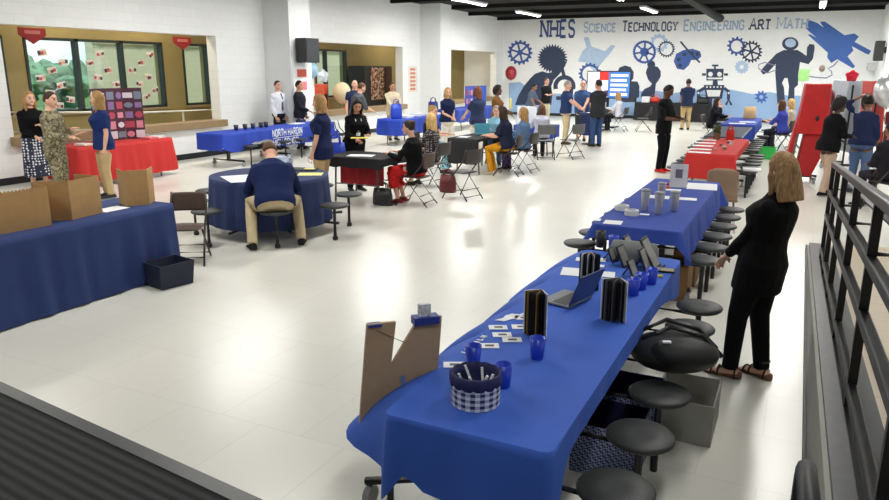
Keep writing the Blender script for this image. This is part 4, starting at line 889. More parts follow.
# ------------------------------------------------------------------ chairs
CHB = mat('brown_black_chair', (52, 46, 44), .45); SEATB = mat('brown_seat', (84, 66, 56), .6)
def folding_chair(x, y, face, label, seat_m=None, frame_m=None, z=0):
    t = thing('folding_chair', label, 'chair', (x, y, z), facing(*face)); fm = frame_m or CHB; sm = seat_m or CHB
    bm = NB(); loft(bm, [(V((0, -.16, .445)), V((.19, 0, 0)), V((0, 0, .012))), (V((0, 0, .45)), V((.205, 0, 0)), V((0, 0, .016))), (V((0, .19, .45)), V((.2, 0, 0)), V((0, 0, .016))), (V((0, .215, .44)), V((.17, 0, 0)), V((0, 0, .008)))], 16); finish(bm, 'seat', sm, t, smooth=True)
    bm = NB(); rows = []
    for zz in (.60, .63, .72, .80, .83):
        w = .205 if .61 < zz < .82 else .18
        rows.append([[bm.verts.new((x_, -.22-.03*(1-(x_/.21)**2)-(zz-.6)*.08+dy, zz)) for x_ in [w*(k/5-1) for k in range(11)]] for dy in (0, .014)])
    for a, b in zip(rows, rows[1:]):
        for q in (0, 1):
            for k in range(10): bm.faces.new((a[q][k], a[q][k+1], b[q][k+1], b[q][k]))
        for k in (0, 10): bm.faces.new((a[0][k], a[1][k], b[1][k], b[0][k]))
    for r in (rows[0], rows[-1]):
        for k in range(10): bm.faces.new((r[0][k], r[0][k+1], r[1][k+1], r[1][k]))
    finish(bm, 'backrest', sm, t, smooth=True)
    for sx in (-1, 1):
        bm = NB(); tube(bm, [(sx*.225, .26, 0), (sx*.215, .02, .42), (sx*.21, -.19, .66), (sx*.20, -.235, .84)], .0125, 8); finish(bm, 'leg', fm, t, smooth=True)
        bm = NB(); tube(bm, [(sx*.20, -.27, 0), (sx*.20, .10, .43)], .0115, 8); finish(bm, 'leg', fm, t, smooth=True)
    for y_, z_ in ((.2, .1), (-.22, .06), (-.17, .17)): bm = NB(); tube(bm, [(-.212, y_, z_), (.212, y_, z_)], .009, 6); finish(bm, 'crossbar', fm, t, smooth=True)
    return t
folding_chair(-5.98, 5.68, (.55, -.85), 'empty dark folding chair at the end of the floor length navy table', SEATB).scale = (.92, .92, .9)
folding_chair(-5.38, 9.92, (-1, -.05), 'brown folding chair under the person in black top and red skirt', SEATB)
folding_chair(-5.9, 11.55, (-1, .12), 'dark folding chair under the person with very long blonde hair')
folding_chair(-4.95, 10.75, (-1, .3), 'empty dark folding chair behind the red skirt and blonde hair')
folding_chair(-6.95, 13.2, (1, .1), 'dark chair under the teal printed skirt'); folding_chair(-5.24, 13.6, (-1, -.08), 'dark chair under the mustard yellow trousers')
folding_chair(-5.16, 14.3, (-1, .1), 'dark chair under the person in denim jacket'); folding_chair(-6.25, 15.4, (.35, -1), 'dark chair under the person in pale aqua top')
folding_chair(-5.47, 16.58, (-.45, .9), 'grey folding chair under the lilac grey sweater', mat('grey_chair', (96, 98, 100), .5)); folding_chair(-4.95, 17.0, (-.8, .4), 'empty grey folding chair beside the lilac grey sweater', mat('grey_chair', (96, 98, 100)))
folding_chair(-5.7, 25.4, (-1, .1), 'dark folding chair under the pale grey sweater before the screen'); folding_chair(-4.95, 25.8, (-1, -.3), 'empty dark folding chair right of the pale grey sweater')
folding_chair(-2.4, 22.4, (1, -.2), 'dark chair under the black sweater at the far blue table'); folding_chair(-.37, 20.85, (-.85, .4), 'dark chair under the violet blue shirt'); folding_chair(-.25, 22.2, (-1, 0), 'dark chair under the beige top and blonde hair')
folding_chair(1.3, 12.62, (-.6, .8), 'dark folding chair at the right edge beyond the ramp railing')
folding_chair(-10.2, 15.1, (1, .4), 'white topped folding chair behind the navy polo, near the wall table', PLASTICW, BLK)
# tan shell chair before the red table
t = thing('shell_chair', 'tan plastic shell chair with red cushion between the red and blue tables', 'chair', (-.86, 10.15, 0), .1)
bm = NB(); loft(bm, [(V((0, -.2, .45)), V((.2, 0, 0)), V((0, .02, .01))), (V((0, -.24, .55)), V((.19, 0, 0)), V((0, .02, 0))), (V((0, -.27, .72)), V((.195, 0, 0)), V((0, .018, 0))), (V((0, -.28, .82)), V((.19, 0, 0)), V((0, .015, 0))), (V((0, -.28, .86)), V((.11, 0, 0)), V((0, .01, 0)))], 18); finish(bm, 'backrest', mat('tan_shell', (156, 128, 104), .5), t, smooth=True)
bm = NB(); box(bm, -.21, .21, -.2, .2, .41, .45); finish(bm, 'seat', mat('tan_shell', (156, 128, 104)), t, bevel=.02)
bm = NB(); box(bm, -.2, .2, -.21, .2, .452, .52); finish(bm, 'cushion', REDC, t, bevel=.02)
for sx in (-1, 1):
    for sy_ in (-1, 1):
        bm = NB(); tube(bm, [(sx*.2, sy_*.2, 0), (sx*.16, sy_*.16, .41)], .011, 8); finish(bm, 'leg', CHROME, t, smooth=True)
# ------------------------------------------------------------------ left side things
def open_box(name, label, cat, x0, x1, y0, y1, z0, h, m, th=.006, rz_=0, taper=0, inner=None, group=None, serr=False):
    cx, cy = (x0+x1)/2, (y0+y1)/2; a, b = (x1-x0)/2, (y1-y0)/2; bm = NB()
    def ring(k, z): return [bm.verts.new((sx*(a-k), sy_*(b-k), z)) for sx, sy_ in ((-1, -1), (1, -1), (1, 1), (-1, 1))]
    o0 = ring(taper, 0); o1 = ring(0, h); i1 = ring(th, h); i0 = ring(taper+th, th)
    for p, q, mi in ((o0, o1, 0), (o1, i1, 0), (i1, i0, 1)):
        for k in range(4): bm.faces.new((p[k], p[(k+1) % 4], q[(k+1) % 4], q[k])).material_index = mi
    bm.faces.new(list(reversed(o0))); f = bm.faces.new(i0); f.material_index = 1
    if serr:
        n = 24
        for sd in (-1, 1):
            for k in range(n):
                y = -b+2*b*(k+.25)/n; box(bm, sd*a-(th if sd > 0 else 0), sd*a+(0 if sd > 0 else th), y, y+b/n, h, h+.012)
    o = finish(bm, name, [m, inner or m]); o.location = (cx, cy, z0); o.rotation_euler = (0, 0, rz_); return tag(o, label, cat, group)
zb = ZT+.004
def card_screen(label, x, y, rz_, w, wing, h, a0, a1, serr=False):
    """three panel cardboard screen standing on the table, open toward the back"""
    t = thing('cardboard_screen', label, 'cardboard screen', (x, y, zb), rz_)
    for nm, p0, d, L_ in (('front_panel', V((0, -w/2, 0)), V((0, 1, 0)), w), ('side_panel', V((0, -w/2, 0)), V((-math.cos(a0), -math.sin(a0), 0)), wing), ('side_panel', V((0, w/2, 0)), V((-math.cos(a1), math.sin(a1), 0)), wing)):
        bm = NB(); n = V((-d.y, d.x, 0)); c = p0+d*L_/2; obox(bm, c+V((0, 0, h/2)), d*L_/2, n*.003, V((0, 0, h/2)))
        if serr:
            k = max(3, int(L_/.03))
            for q in range(k): obox(bm, p0+d*L_*(q+.5)/k+V((0, 0, h+.005)), d*(L_/k*.25), n*.003, V((0, 0, .0065)))
        finish(bm, nm, CARD, t)
    return t
card_screen('brown cardboard screen with toothed top at the left picture edge on the navy table', -5.9, 3.72, -.1, .62, .3, .34, .2, .1, True)
card_screen('brown cardboard screen in the middle of the floor length navy table', -5.93, 4.44, .12, .36, .3, .36, .55, .0)
card_screen('narrow brown cardboard screen at the far end of the floor length navy table', -5.95, 5.04, -.55, .22, .24, .36, .1, .4)
NBIN = mat('navy_bin', (26, 34, 58), .6)
open_box('storage_bin', 'dark navy open storage bin on the floor beside the navy table', 'bin', -5.68, -5.34, 4.76, 5.14, .0, .24, NBIN, .012, rz_=-.2, taper=.02)
o = tag(finish(NB(), 'document', PAPER), 'white printed sheets inside the dark navy floor bin', 'paper'); bm = NB(); box(bm, -.09, .08, -.12, .1, 0, .05); box(bm, -.03, .08, -.05, .12, .05, .07); bm.to_mesh(o.data); bm.free(); o.location = (-5.51, 4.95, .013)
o = tag(finish(NB(), 'document', PAPER), 'white flyer between the middle and far cardboard screens', 'paper'); bm = NB(); box(bm, -.1, .1, -.14, .14, 0, .003); bm.to_mesh(o.data); bm.free(); o.location = (-6.02, 4.78, zb)
# red table with trifold board
plain_table('folding table under the red cloth in front of the first opening', -11.75, 9.55, .72, 2.1)
cloth('red tablecloth on the display table with the photo trifold board', rect_perim(-12.12, -11.36, 8.45, 10.62), ZT, (.60, .64, .6, .62), REDC, .1, .025, .36, 9, seed=8)
t = thing('trifold_board', 'tall dark trifold display board covered with pink and purple photos on the red table', 'display board', (-11.82, 9.62, ZT+.006), 0)
MAR = mat('maroon_board', (70, 34, 52), .8)
random.seed(5); PH = [mat('photo_pink', (206, 130, 150), .6), mat('photo_violet', (130, 100, 150), .6), mat('photo_pale', (206, 196, 206), .6), mat('photo_rose', (170, 60, 80), .6), mat('photo_slate', (110, 120, 140), .6)]
for nm, a, b in (('left_panel', V((.2, -.58, 0)), V((0, -.29, 0))), ('centre_panel', V((0, -.29, 0)), V((0, .29, 0))), ('right_panel', V((0, .29, 0)), V((.2, .58, 0)))):
    bm = NB(); d = (b-a); L_ = d.length; d.normalize(); nr = V((d.y, -d.x, 0))
    if nr.x < 0: nr = -nr
    c = (a+b)/2; obox(bm, c+V((0, 0, .49)), d*(L_/2-.004), nr*.004, V((0, 0, .49))); p = finish(bm, nm, MAR, t)
    nc = max(2, int(L_/.19))
    for i in range(nc):
        for j in range(5):
            q = a+d*L_*(i+.5)/nc+V((0, 0, .1+.185*j)); w, hh = random.uniform(.06, .088), random.uniform(.05, .075); bm = NB()
            if (i+j) % 3: obox(bm, q+nr*.006, d*w, nr*.002, V((0, 0, hh)))
            else: loft(bm, [(q+nr*.004, d*w, V((0, 0, hh))), (q+nr*.008, d*w, V((0, 0, hh)))], 16)
            finish(bm, 'photo', PH[(i*2+j*3) % 5], p)
    if nm == 'left_panel':
        bm = NB(); obox(bm, a+d*L_*.55+nr*.01+V((0, 0, .86)), d*.14, nr*.002, V((0, 0, .07))); finish(bm, 'title_card', PAPER, p)
for k, (y, c, lab) in enumerate(((10.2, (226, 120, 130), 'pink flyers stacked at the right end of the red table'), (10.42, (232, 220, 220), 'pale leaflets stacked at the right corner of the red table'), (8.75, (226, 220, 206), 'pale handouts at the left end of the red table'))):
    bm = NB(); box(bm, -.14, .14, -.1, .1, 0, .03); tag(finish(bm, 'leaflet_stack', mat('leaflet_%d' % k, c, .7), loc=(-11.55, y, ZT+.006)), lab, 'leaflets')
# wall table with printed cloth
WX0, WX1, WY0, WY1 = -11.72, -10.97, 11.62, 15.9
cafe_table('cafeteria_table', 'long table with stools and casters under the printed blue cloth along the left wall', (WX0+WX1)/2, (WY0+WY1)/2, 4.2, .7, 0, [(.56, y) for y in (-1.5, -.9, -.3, .3, .9, 1.5)], TOPW)
def bulgew(p, q, t, off, D):
    return off, D*(.55+.45*math.exp(-((p.y-12.0)/.4)**2)) if q.x > .5 and p.y < 13.2 else D
cloth('blue tablecloth with white school lettering on the long table along the left wall', rect_perim(WX0, WX1, WY0, WY1), ZT, (.3, .42, .36, .3), mat('bright_blue_cloth', (30, 64, 176), .7, noise=.04, scale=3), .02, .012, .5, 8, bulge=bulgew, seed=1)
ct = bpy.data.objects['tablecloth']
ct = [o for o in COL.objects if o.get('label', '').startswith('blue tablecloth with white school')][0]
def cloth_text(rows, y0, y1, x, m, parent, name='printed_lettering'):
    for txt, z0, z1, yy0, yy1 in rows:
        bm = NB(); k = 0
        for q in letters(txt, yy0, yy1, lambda a, b: V((x, a, z0+(z1-z0)*b)), .12, .12):
            k += 1; vs = [bm.verts.new(p+V((.0004*(k % 5), 0, 0))) for p in q]; bm.faces.new(vs)
        finish(bm, name, m, parent)
LET = mat('white_print', (226, 232, 244), .6, noise=0)
tx = WX1+.045; ya = atX(272.5, 130, tx).y; yb_ = atX(302, 130, tx).y
cloth_text([('NORTH HARDIN', .565, .715, ya, yb_), ('HIGH SCHOOL', .36, .49, ya, yb_-.1)], 0, 0, tx, LET, ct)
bm = NB(); box(bm, tx, tx+.002, ya, yb_, .52, .535); finish(bm, 'printed_line', LET, ct)
# cups
def cup(x, y, z, label, m, r=.04, h=.1, name='cup', group=None, rim=None, cat='cup'):
    bm = NB(); lathe(bm, [(r*.7, 0), (r*.78, h*.03), (r, h), (r*.93, h), (r*.7, h*.08)], 20); o = finish(bm, name, m, smooth=True, loc=(x, y, z)); return tag(o, label, cat, group)
oc = ['leftmost', 'second from left', 'middle', 'fourth from left', 'rightmost']
for k, u in enumerate((236, 245, 253, 261, 266)):
    p = atX(u, 126, -11.4); cup(-11.4, p.y, ZT+.004, '%s of the five dark mugs on the printed wall table' % oc[k], mat('mug_%d' % (k % 2), ((30, 36, 66), (24, 26, 34))[k % 2], .4), .055, .12, 'mug', 'mugs on the wall table')
bm = NB(); box(bm, -.12, .12, -.2, .2, 0, .02); tag(finish(bm, 'leaflet_stack', PAPER, loc=(-11.4, 14.7, ZT+.004)), 'white leaflets lying before the person in white shirt', 'leaflets')
# speaker and banner on the first pilaster
t = thing('loudspeaker', 'black loudspeaker hung on the white pilaster above the banner', 'speaker', (-12.148, 15.95, 2.25))
bm = NB(); prism(bm, [(.04, -.22), (.42, -.30), (.42, .30), (.04, .22)], lambda x, y: V((x, y, 0)), V((0, 0, .62))); finish(bm, 'cabinet', BLKP, t, bevel=.01)
bm = NB(); box(bm, .421, .43, -.26, .26, .04, .58); finish(bm, 'grille', mat('speaker_grille', (46, 50, 54), .7), t)
bm = NB(); box(bm, 0.002, .04, -.1, .1, .2, .4); finish(bm, 'bracket', BLK, t)
t = thing('banner', 'tall narrow white banner with red panels under the loudspeaker', 'banner', (-12.147, 15.97, .70))
bm = NB(); box(bm, 0, .02, -.38, .38, 0, 1.5); finish(bm, 'sheet', PAPER, t)
for z, m, hh in ((1.18, (206, 84, 60), .2), (.84, (230, 120, 130), .22)):
    bm = NB(); box(bm, .021, .024, -.2, .2, z, z+hh); finish(bm, 'red_panel', mat('banner_%d' % m[0], m, .6), t)
# things in the second opening
def star_mesh(bm, r, d, n=5, rin=.5):
    f = bm.verts.new((d, 0, 0)); b = bm.verts.new((-d, 0, 0)); ring = [bm.verts.new((0, (r if i % 2 == 0 else r*rin)*math.sin(PI*i/n), (r if i % 2 == 0 else r*rin)*math.cos(PI*i/n))) for i in range(2*n)]
    for i in range(2*n):
        k = (i+1) % (2*n); bm.faces.new((f, ring[i], ring[k])); bm.faces.new((b, ring[k], ring[i]))
def balloon(label, c, kind, r, m, zend=.8, rzz=0, dx=0):
    t = thing('balloon', label, 'balloon', c, rzz); bm = NB()
    if kind == 'star': star_mesh(bm, r, r*.38); sm = False
    else: ell(bm, (0, 0, 0), r, r, r*1.2, 20, 14); lathe(bm, [(.02, -r*1.28), (.008, -r*1.15)], 10); sm = True
    o = finish(bm, 'envelope', m, t, smooth=sm)
    if kind == 'star':
        s = o.modifiers.new('s', 'SUBSURF'); s.levels = 1; s.render_levels = 1
        for e in o.data.edges: pass
    bm = NB(); tube(bm, [(0, 0, -r*1.1), (.02, .02, -(c[2]-zend)*.5), (0, 0, -(c[2]-zend))], .004, 5); finish(bm, 'string', mat('balloon_string', (190, 190, 190), .6), t)
    return t
FOILW = mat('white_foil', (226, 232, 240), .2, .3, noise=.1); FOILR = mat('red_foil', (206, 40, 60), .25, .4); FOILS = mat('silver_foil', (226, 228, 230), .25, .55, noise=.1)
c = atX(323, 76, -12.7); balloon('white star balloon floating right of the white banner', c, 'star', .36, FOILW, .1, -.4)
c = atX(311, 70, -12.75); balloon('pale blue round balloon tucked behind the loudspeaker', c, 'round', .2, mat('pale_blue_balloon', (150, 190, 216), .3), .1)
c = atX(342, 93, -13.9); balloon('cream round balloon in the second window opening', c, 'round', .3, mat('cream_balloon', (236, 222, 190), .4), .1)
for k, (u, v, cc) in enumerate(((352, 103, (206, 60, 50)), (345, 113, (210, 70, 60)), (357, 93, (224, 110, 90)))):
    balloon(('lower red balloon beside the cream balloon', 'lowest red balloon under the cream balloon', 'coral balloon right of the cream balloon')[k], atX(u, v, -13.95), 'round', .18, mat('balloon_red_%d' % k, cc, .4), .1)
def panel_box(name, label, cat, X, u0, u1, v0, v1, d, m, parts=()):
    a = atX(u0, v1, X); b = atX(u1, v0, X); t = thing(name, label, cat, (X, (a.y+b.y)/2, 0)); w = (b.y-a.y)/2
    bm = NB(); box(bm, -d, 0, -w, w, 0, b.z); finish(bm, 'cabinet', m, t, bevel=.02)
    for nm, y0, y1, z0, z1, mm in parts:
        bm = NB(); box(bm, .001, .015, -w+2*w*y0, -w+2*w*y1, b.z*z0, b.z*z1); finish(bm, nm, mm, t)
    return t
panel_box('vending_machine', 'orange red vending machine behind the first balloon', 'vending machine', -14.3, 314, 328, 84, 118, .65, mat('orange_red', (206, 72, 44), .4), (('dark_panel', .72, .92, .5, .8, BLKP), ('front_panel', .08, .68, .3, .95, mat('orange_panel', (216, 86, 52), .4))))
panel_box('vending_machine', 'tall black drinks machine with red and cream front in the second opening', 'vending machine', -14.2, 366, 392, 66, 118, .7, BLKP, (('lit_front', .2, .68, .45, .97, pattern('drink_front', 'camo', [(150, 44, 40), (206, 190, 160), (90, 30, 30), (170, 90, 70)], 7)), ('side_panel', .74, .95, .3, .97, mat('machine_dark_red', (70, 30, 28), .5))))
# wall notice between second opening and second pilaster
c0 = atX(408, 66, XW); c1 = atX(417, 92, XW); t = thing('poster', 'white poster with orange printed rows left of the second pilaster', 'poster', (XW+.003, (c0.y+c1.y)/2, c1.z)); w_ = (c1.y-c0.y)/2; hh = c0.z-c1.z
bm = NB(); box(bm, 0, .006, -w_, w_, 0, hh); finish(bm, 'sheet', mat('poster_cream', (232, 226, 218), .7), t)
for k in range(6):
    bm = NB(); box(bm, .0065, .009, -w_*.6, w_*.6, hh*(.08+.15*k), hh*(.08+.15*k)+hh*.09); finish(bm, 'printed_row', mat('poster_orange', (216, 140, 110), .7), t)
# things in the third opening
a = atX(474, 110, -14.9); b = atX(489, 68, -14.9); bm = NB(); box(bm, -15.0, -14.94, a.y, b.y, 0, 2.35); d1 = struct(finish(bm, 'door_1', mat('orange_door', (200, 62, 34), .5)))
bm = NB(); box(bm, -15.0, -14.9, a.y-.12, a.y, 0, 2.45); box(bm, -15.0, -14.9, b.y, b.y+.12, 0, 2.45); box(bm, -15.0, -14.9, a.y-.12, b.y+.12, 2.36, 2.46); finish(bm, 'door_frame', mat('olive_frame', (176, 150, 92), .6), d1)
bm = NB(); tube(bm, [(-14.92, a.y+.12, 1.0), (-14.88, a.y+.12, 1.0), (-14.88, a.y+.25, 1.0)], .012, 8); finish(bm, 'door_handle', CHROME, d1)
a = atX(490, 108, -14.0); b = atX(499, 74, -14.0); t = thing('notice_board', 'green notice board with papers inside the third opening', 'notice board', (-14.0, (a.y+b.y)/2, 0)); w_ = (b.y-a.y)/2
bm = NB(); box(bm, -.05, 0, -w_, w_, .9, 2.3); finish(bm, 'board', mat('green_board', (126, 150, 96), .7), t)
for k in range(4):
    bm = NB(); box(bm, .001, .006, -w_*.7, w_*.5, 1.05+.3*k, 1.25+.3*k); finish(bm, 'pinned_paper', [PAPER, MPALE, BLUEP, PAPER][k], t)
for sy_ in (-1, 1):
    bm = NB(); box(bm, -.05, -.01, sy_*w_*.9-.02, sy_*w_*.9+.02, 0, .9); finish(bm, 'leg', BLK, t)
a = atX(444, 90, -13.4); t = tag(finish(NB(), 'notice', mat('yellow_notice', (240, 222, 150), .6)), 'pale yellow notice standing in the left end of the third opening', 'notice'); bm = NB(); box(bm, 0, .02, -.02, .5, 0, .8); bm.to_mesh(t.data); bm.free(); t.location = (XW-.1, 26.45, ZS+.002)
# ------------------------------------------------------------------ centre tables
plain_table('small black topped folding table before the person with lanyard', -6.28, 9.88, 1.05, .8, 0, m=BLACKC)
cloth('short black cloth over the small folding table before the person with lanyard', rect_perim(-6.82, -5.74, 9.47, 10.3), ZT, (.12, .12, .16, .12), BLACKC, .05, .01, .4, 6, seed=11)
t = tag(finish(NB(), 'red_drape', mat('deep_red_drape', (158, 28, 36), .8)), 'deep red cloth hanging under the small black table', 'cloth'); bm = NB()
pp = [(x/20, .02*math.sin(x*1.7)) for x in range(-8, 9)]; vs = [[bm.verts.new((x, y+dy, z)) for x, y in pp] for z, dy in ((.22, 0), (.62, .01))]
for k in range(len(pp)-1): bm.faces.new((vs[0][k], vs[0][k+1], vs[1][k+1], vs[1][k]))
r = bmesh.ops.extrude_face_region(bm, geom=bm.faces[:]); bmesh.ops.translate(bm, vec=(0, .012, 0), verts=[v for v in r['geom'] if isinstance(v, bmesh.types.BMVert)])
bmesh.ops.recalc_face_normals(bm, faces=bm.faces); bm.to_mesh(t.data); bm.free(); t.location = (-6.28, 9.72, .06)
def flat(name, label, cat, x, y, z, w, l, rz_=0, m=None, h=.003, group=None):
    bm = NB(); box(bm, -w/2, w/2, -l/2, l/2, 0, h); o = finish(bm, name, m or PAPER, None, loc=(x, y, z)); o.rotation_euler = (0, 0, rz_); return tag(o, label, cat, group)
ZP = ZT+.002
flat('document', 'white papers spread on the small black table', 'paper', -6.3, 9.75, ZP, .42, .26, .3)
flat('document', 'yellow folder held out over the small black table', 'folder', -6.55, 10.12, .98, .3, .18, .5, mat('yellow_folder', (226, 200, 90), .7), .01)
def bag(name, label, cat, x, y, z, w, d, h, m, rz_=0, handle=True, hm=None):
    t = thing(name, label, cat, (x, y, z), rz_); bm = NB()
    loft(bm, [(V((0, 0, 0)), V((w*.46, 0, 0)), V((0, d*.46, 0))), (V((0, 0, h*.1)), V((w*.5, 0, 0)), V((0, d*.5, 0))), (V((0, 0, h*.6)), V((w*.49, 0, 0)), V((0, d*.42, 0))), (V((0, 0, h)), V((w*.44, 0, 0)), V((0, d*.2, 0)))], 20); finish(bm, 'pouch', m, t, smooth=True)
    if handle:
        for sy_ in (-1, 1):
            bm = NB(); tube(bm, [(-w*.25, sy_*d*.16, h*.9), (-w*.2, sy_*d*.12, h*1.25), (0, sy_*d*.1, h*1.36), (w*.2, sy_*d*.12, h*1.25), (w*.25, sy_*d*.16, h*.9)], .012, 6); finish(bm, 'handle', hm or m, t, smooth=True)
    return t
bag('handbag', 'black handbag standing on the floor under the small black table', 'bag', -5.83, 9.62, 0, .36, .18, .27, mat('black_leather', (28, 28, 30), .4))
bag('tote_bag', 'bright blue tote bag hanging from the hand of the person with lanyard', 'bag', -6.98, 10.02, .52, .36, .22, .38, mat('tote_blue', (30, 66, 190), .5), .3)
bag('tote_bag', 'dark red bag on the floor behind the blonde hair and floral top', 'bag', -5.45, 11.2, 0, .32, .2, .3, mat('dark_red_bag', (110, 40, 44), .6))
plain_table('narrow folding table under the black cloth with the open laptop', -6.06, 14.05, .62, 1.7)
cloth('black cloth on the narrow table with the open turquoise laptop', rect_perim(-6.4, -5.73, 13.12, 14.95), ZT, (.06, .06, .5, .4), BLACKC, .04, .012, .4, 6, seed=12)
def laptop(label, x, y, z, rz_, w=.33, d=.23, ang=105, scr=None, base=None, lid=None):
    t = thing('laptop', label, 'laptop', (x, y, z), rz_)
    bm = NB(); box(bm, -w/2, w/2, -d/2, d/2, .003, .016); finish(bm, 'base', base or GREYM, t, bevel=.004)
    bm = NB(); box(bm, -w*.44, w*.44, -d*.1, d*.38, .0163, .018); finish(bm, 'keyboard', BLKP, t)
    a = math.radians(ang); bm = NB(); up = V((0, -math.cos(a), math.sin(a))); nr = V((0, math.sin(a), math.cos(a))); c = V((0, d/2, .02))+up*d/2; obox(bm, c, V((w/2, 0, 0)), up*d/2, nr*.004); l = finish(bm, 'lid', lid or GREYM, t, bevel=.003)
    bm = NB(); obox(bm, c-nr*.0048, V((w*.46, 0, 0)), up*d*.44, nr*.0006); finish(bm, 'screen', scr or BLKP, l)
    return t
laptop('open turquoise laptop on the narrow black table', -6.1, 14.25, ZP, PI+.3, lid=mat('turquoise_lid', (96, 178, 206), .4), base=mat('turquoise_lid', (96, 178, 206)))
flat('document', 'white form under the hands of the teal printed skirt person', 'paper', -6.2, 13.5, ZP, .22, .3, .1)
# wall side blue table with papers
plain_table('folding table under the blue cloth before the cream jacket', -10.3, 18.9, .72, 2.9)
cloth('blue tablecloth with paper stacks before the person in cream jacket', rect_perim(-10.68, -9.92, 17.4, 20.4), ZT, (.3, .45, .45, .4), mat('bright_blue_cloth', (38, 76, 190)), .06, .02, .4, 7, seed=13)
for k, (x, y, w, l, h, lab) in enumerate(((-10.2, 18.2, .3, .4, .05, 'white paper stack on the blue table left of the cream jacket'), (-10.3, 19.1, .3, .45, .07, 'thick white paper stack on the blue table in front of the cream jacket'), (-10.2, 19.9, .35, .5, .04, 'wide white paper stack at the right end of the blue table by the cream jacket'))): flat('paper_stack', lab, 'paper', x, y, ZP, w, l, .1*k, PAPER, h)
bag('tote_bag', 'blue cloth bag on the blue table left of the cream jacket', 'bag', -10.2, 17.65, ZP, .32, .2, .4, mat('tote_blue', (30, 66, 190)), .6)
bag('tote_bag', 'dark blue bag on the end of the blue table beside the second pilaster', 'bag', -10.35, 20.2, ZP+.01, .34, .2, .36, mat('tote_dark_blue', (36, 50, 130), .6), .8)
plain_table('folding table under the blue cloth before the third opening', -11.0, 24.3, .72, 3.2)
cloth('blue tablecloth on the table before the third window opening', rect_perim(-11.38, -10.62, 22.6, 26.0), ZT, (.3, .45, .4, .4), BLUE2, .06, .02, .4, 7, seed=14)
t = thing('display_board', 'blue and violet folded display board behind the slate navy shirt', 'display board', (-10.95, 24.6, ZP))
bm = NB(); obox(bm, V((0, -.35, .38)), V((.006, 0, 0)), V((.0, .35, 0)), V((0, 0, .38))); finish(bm, 'left_panel', mat('violet_board', (66, 74, 168), .7), t)
bm = NB(); obox(bm, V((.12, .33, .38)), V((.005, -.002, 0)), V((.12, .32, 0)), V((0, 0, .38))); finish(bm, 'right_panel', mat('blue_board', (48, 84, 180), .7), t)
for k in range(6):
    bm = NB(); obox(bm, V((.012, -.55+.2*(k % 3), .22+.3*(k//3))), V((.002, 0, 0)), V((0, .07, 0)), V((0, 0, .09))); finish(bm, 'pinned_picture', PH[k % 5], t)
# lilac sweater's table
plain_table('small folding table under the blue cloth before the lilac grey sweater', -6.0, 17.45, .95, .6)
cloth('blue cloth on the small table before the lilac grey sweater', rect_perim(-6.5, -5.5, 17.12, 17.78), ZT, (.3, .3, .4, .3), BLUE2, .06, .015, .4, 6, seed=15)
t = thing('display_board', 'white folded display board on the small table before the lilac grey sweater', 'display board', (-6.3, 17.58, ZP))
bm = NB(); obox(bm, V((-.12, 0, .22)), V((.13, .08, 0)), V((-.003, .005, 0)), V((0, 0, .22))); finish(bm, 'left_panel', PAPER, t)
bm = NB(); obox(bm, V((.13, 0, .22)), V((.13, -.08, 0)), V((.003, .005, 0)), V((0, 0, .22))); finish(bm, 'right_panel', PAPER, t)
flat('document', 'yellowish papers on the small table before the lilac grey sweater', 'paper', -5.8, 17.35, ZP, .3, .25, .2, mat('cream_paper', (236, 226, 186), .8))
# small high table between the men
t = thing('cocktail_table', 'small round table under a dark navy cloth between the three standing people', 'table', (-5.45, 20.55, 0))
bm = NB(); lathe(bm, [(.28, .86), (.3, .865), (.3, .885), (.28, .89)], 32); finish(bm, 'tabletop', TOPD, t)
bm = NB(); tube(bm, [(0, 0, .02), (0, 0, .86)], .03, 10); lathe(bm, [(.22, 0), (.22, .02), (.05, .04)], 24); finish(bm, 'pedestal', BLK, t)
cloth('dark navy cloth over the small round table between the three standing people', circ_perim(.305, 48), .894, lambda p, q: .62, NAVYC, .02, .02, .2, 8, (-5.45, 20.55, 0), seed=16)
flat('document', 'white sheet on the small round table between the three standing people', 'paper', -5.45, 20.55, .898, .2, .28, .4)
# screen, its stand and desk
t = thing('television', 'large screen on a stand showing red white and blue graphics', 'television', (-6.55, 27.0, 0), -.06)
bm = NB(); box(bm, -.83, .83, -.02, .05, 1.05, 2.05); finish(bm, 'casing', BLKP, t, bevel=.01)
def scrm(n, c, e=1.0): return mat('screen_'+n, c, .3, noise=0, emit=e)
sc_ = [(-.79, .79, .24, 1.16, 'blue', (70, 120, 190), 0), (-.79, -.02, .24, 1.16, 'white', (236, 238, 246), .002), (-.35, .0, .86, 1.16, 'red', (216, 50, 46), .004), (-.16, .0, .28, .5, 'dark', (80, 50, 90), .004), (-.6, -.2, .42, .7, 'haze', (196, 206, 226), .004)]
for k in range(5): sc_.append((.08, .72-.05*(k % 2), .31+.17*k, .40+.17*k, 'white', (236, 238, 246), .004))
scr = None
for x0, x1, z0, z1, nm, c, l in sc_:
    bm = NB(); box(bm, x0, x1, -.0215-l-.001, -.0205-l, z0+.85, z1+.85); o = finish(bm, 'screen' if not scr else 'screen_graphic', scrm(nm, c, .75), t if not scr else scr); scr = scr or o
bm = NB(); box(bm, -.04, .04, .0, .06, .04, 1.06); box(bm, -.4, .4, -.25, .3, 0, .04); finish(bm, 'stand', BLK, t)
plain_table('folding table under the black cloth before the large screen', -6.62, 25.6, .72, 1.5)
cloth('black tablecloth on the table before the large screen', rect_perim(-7.01, -6.25, 24.8, 26.4), ZT, (.6, .5, .6, .5), BLACKC, .04, .015, .4, 6, seed=17)
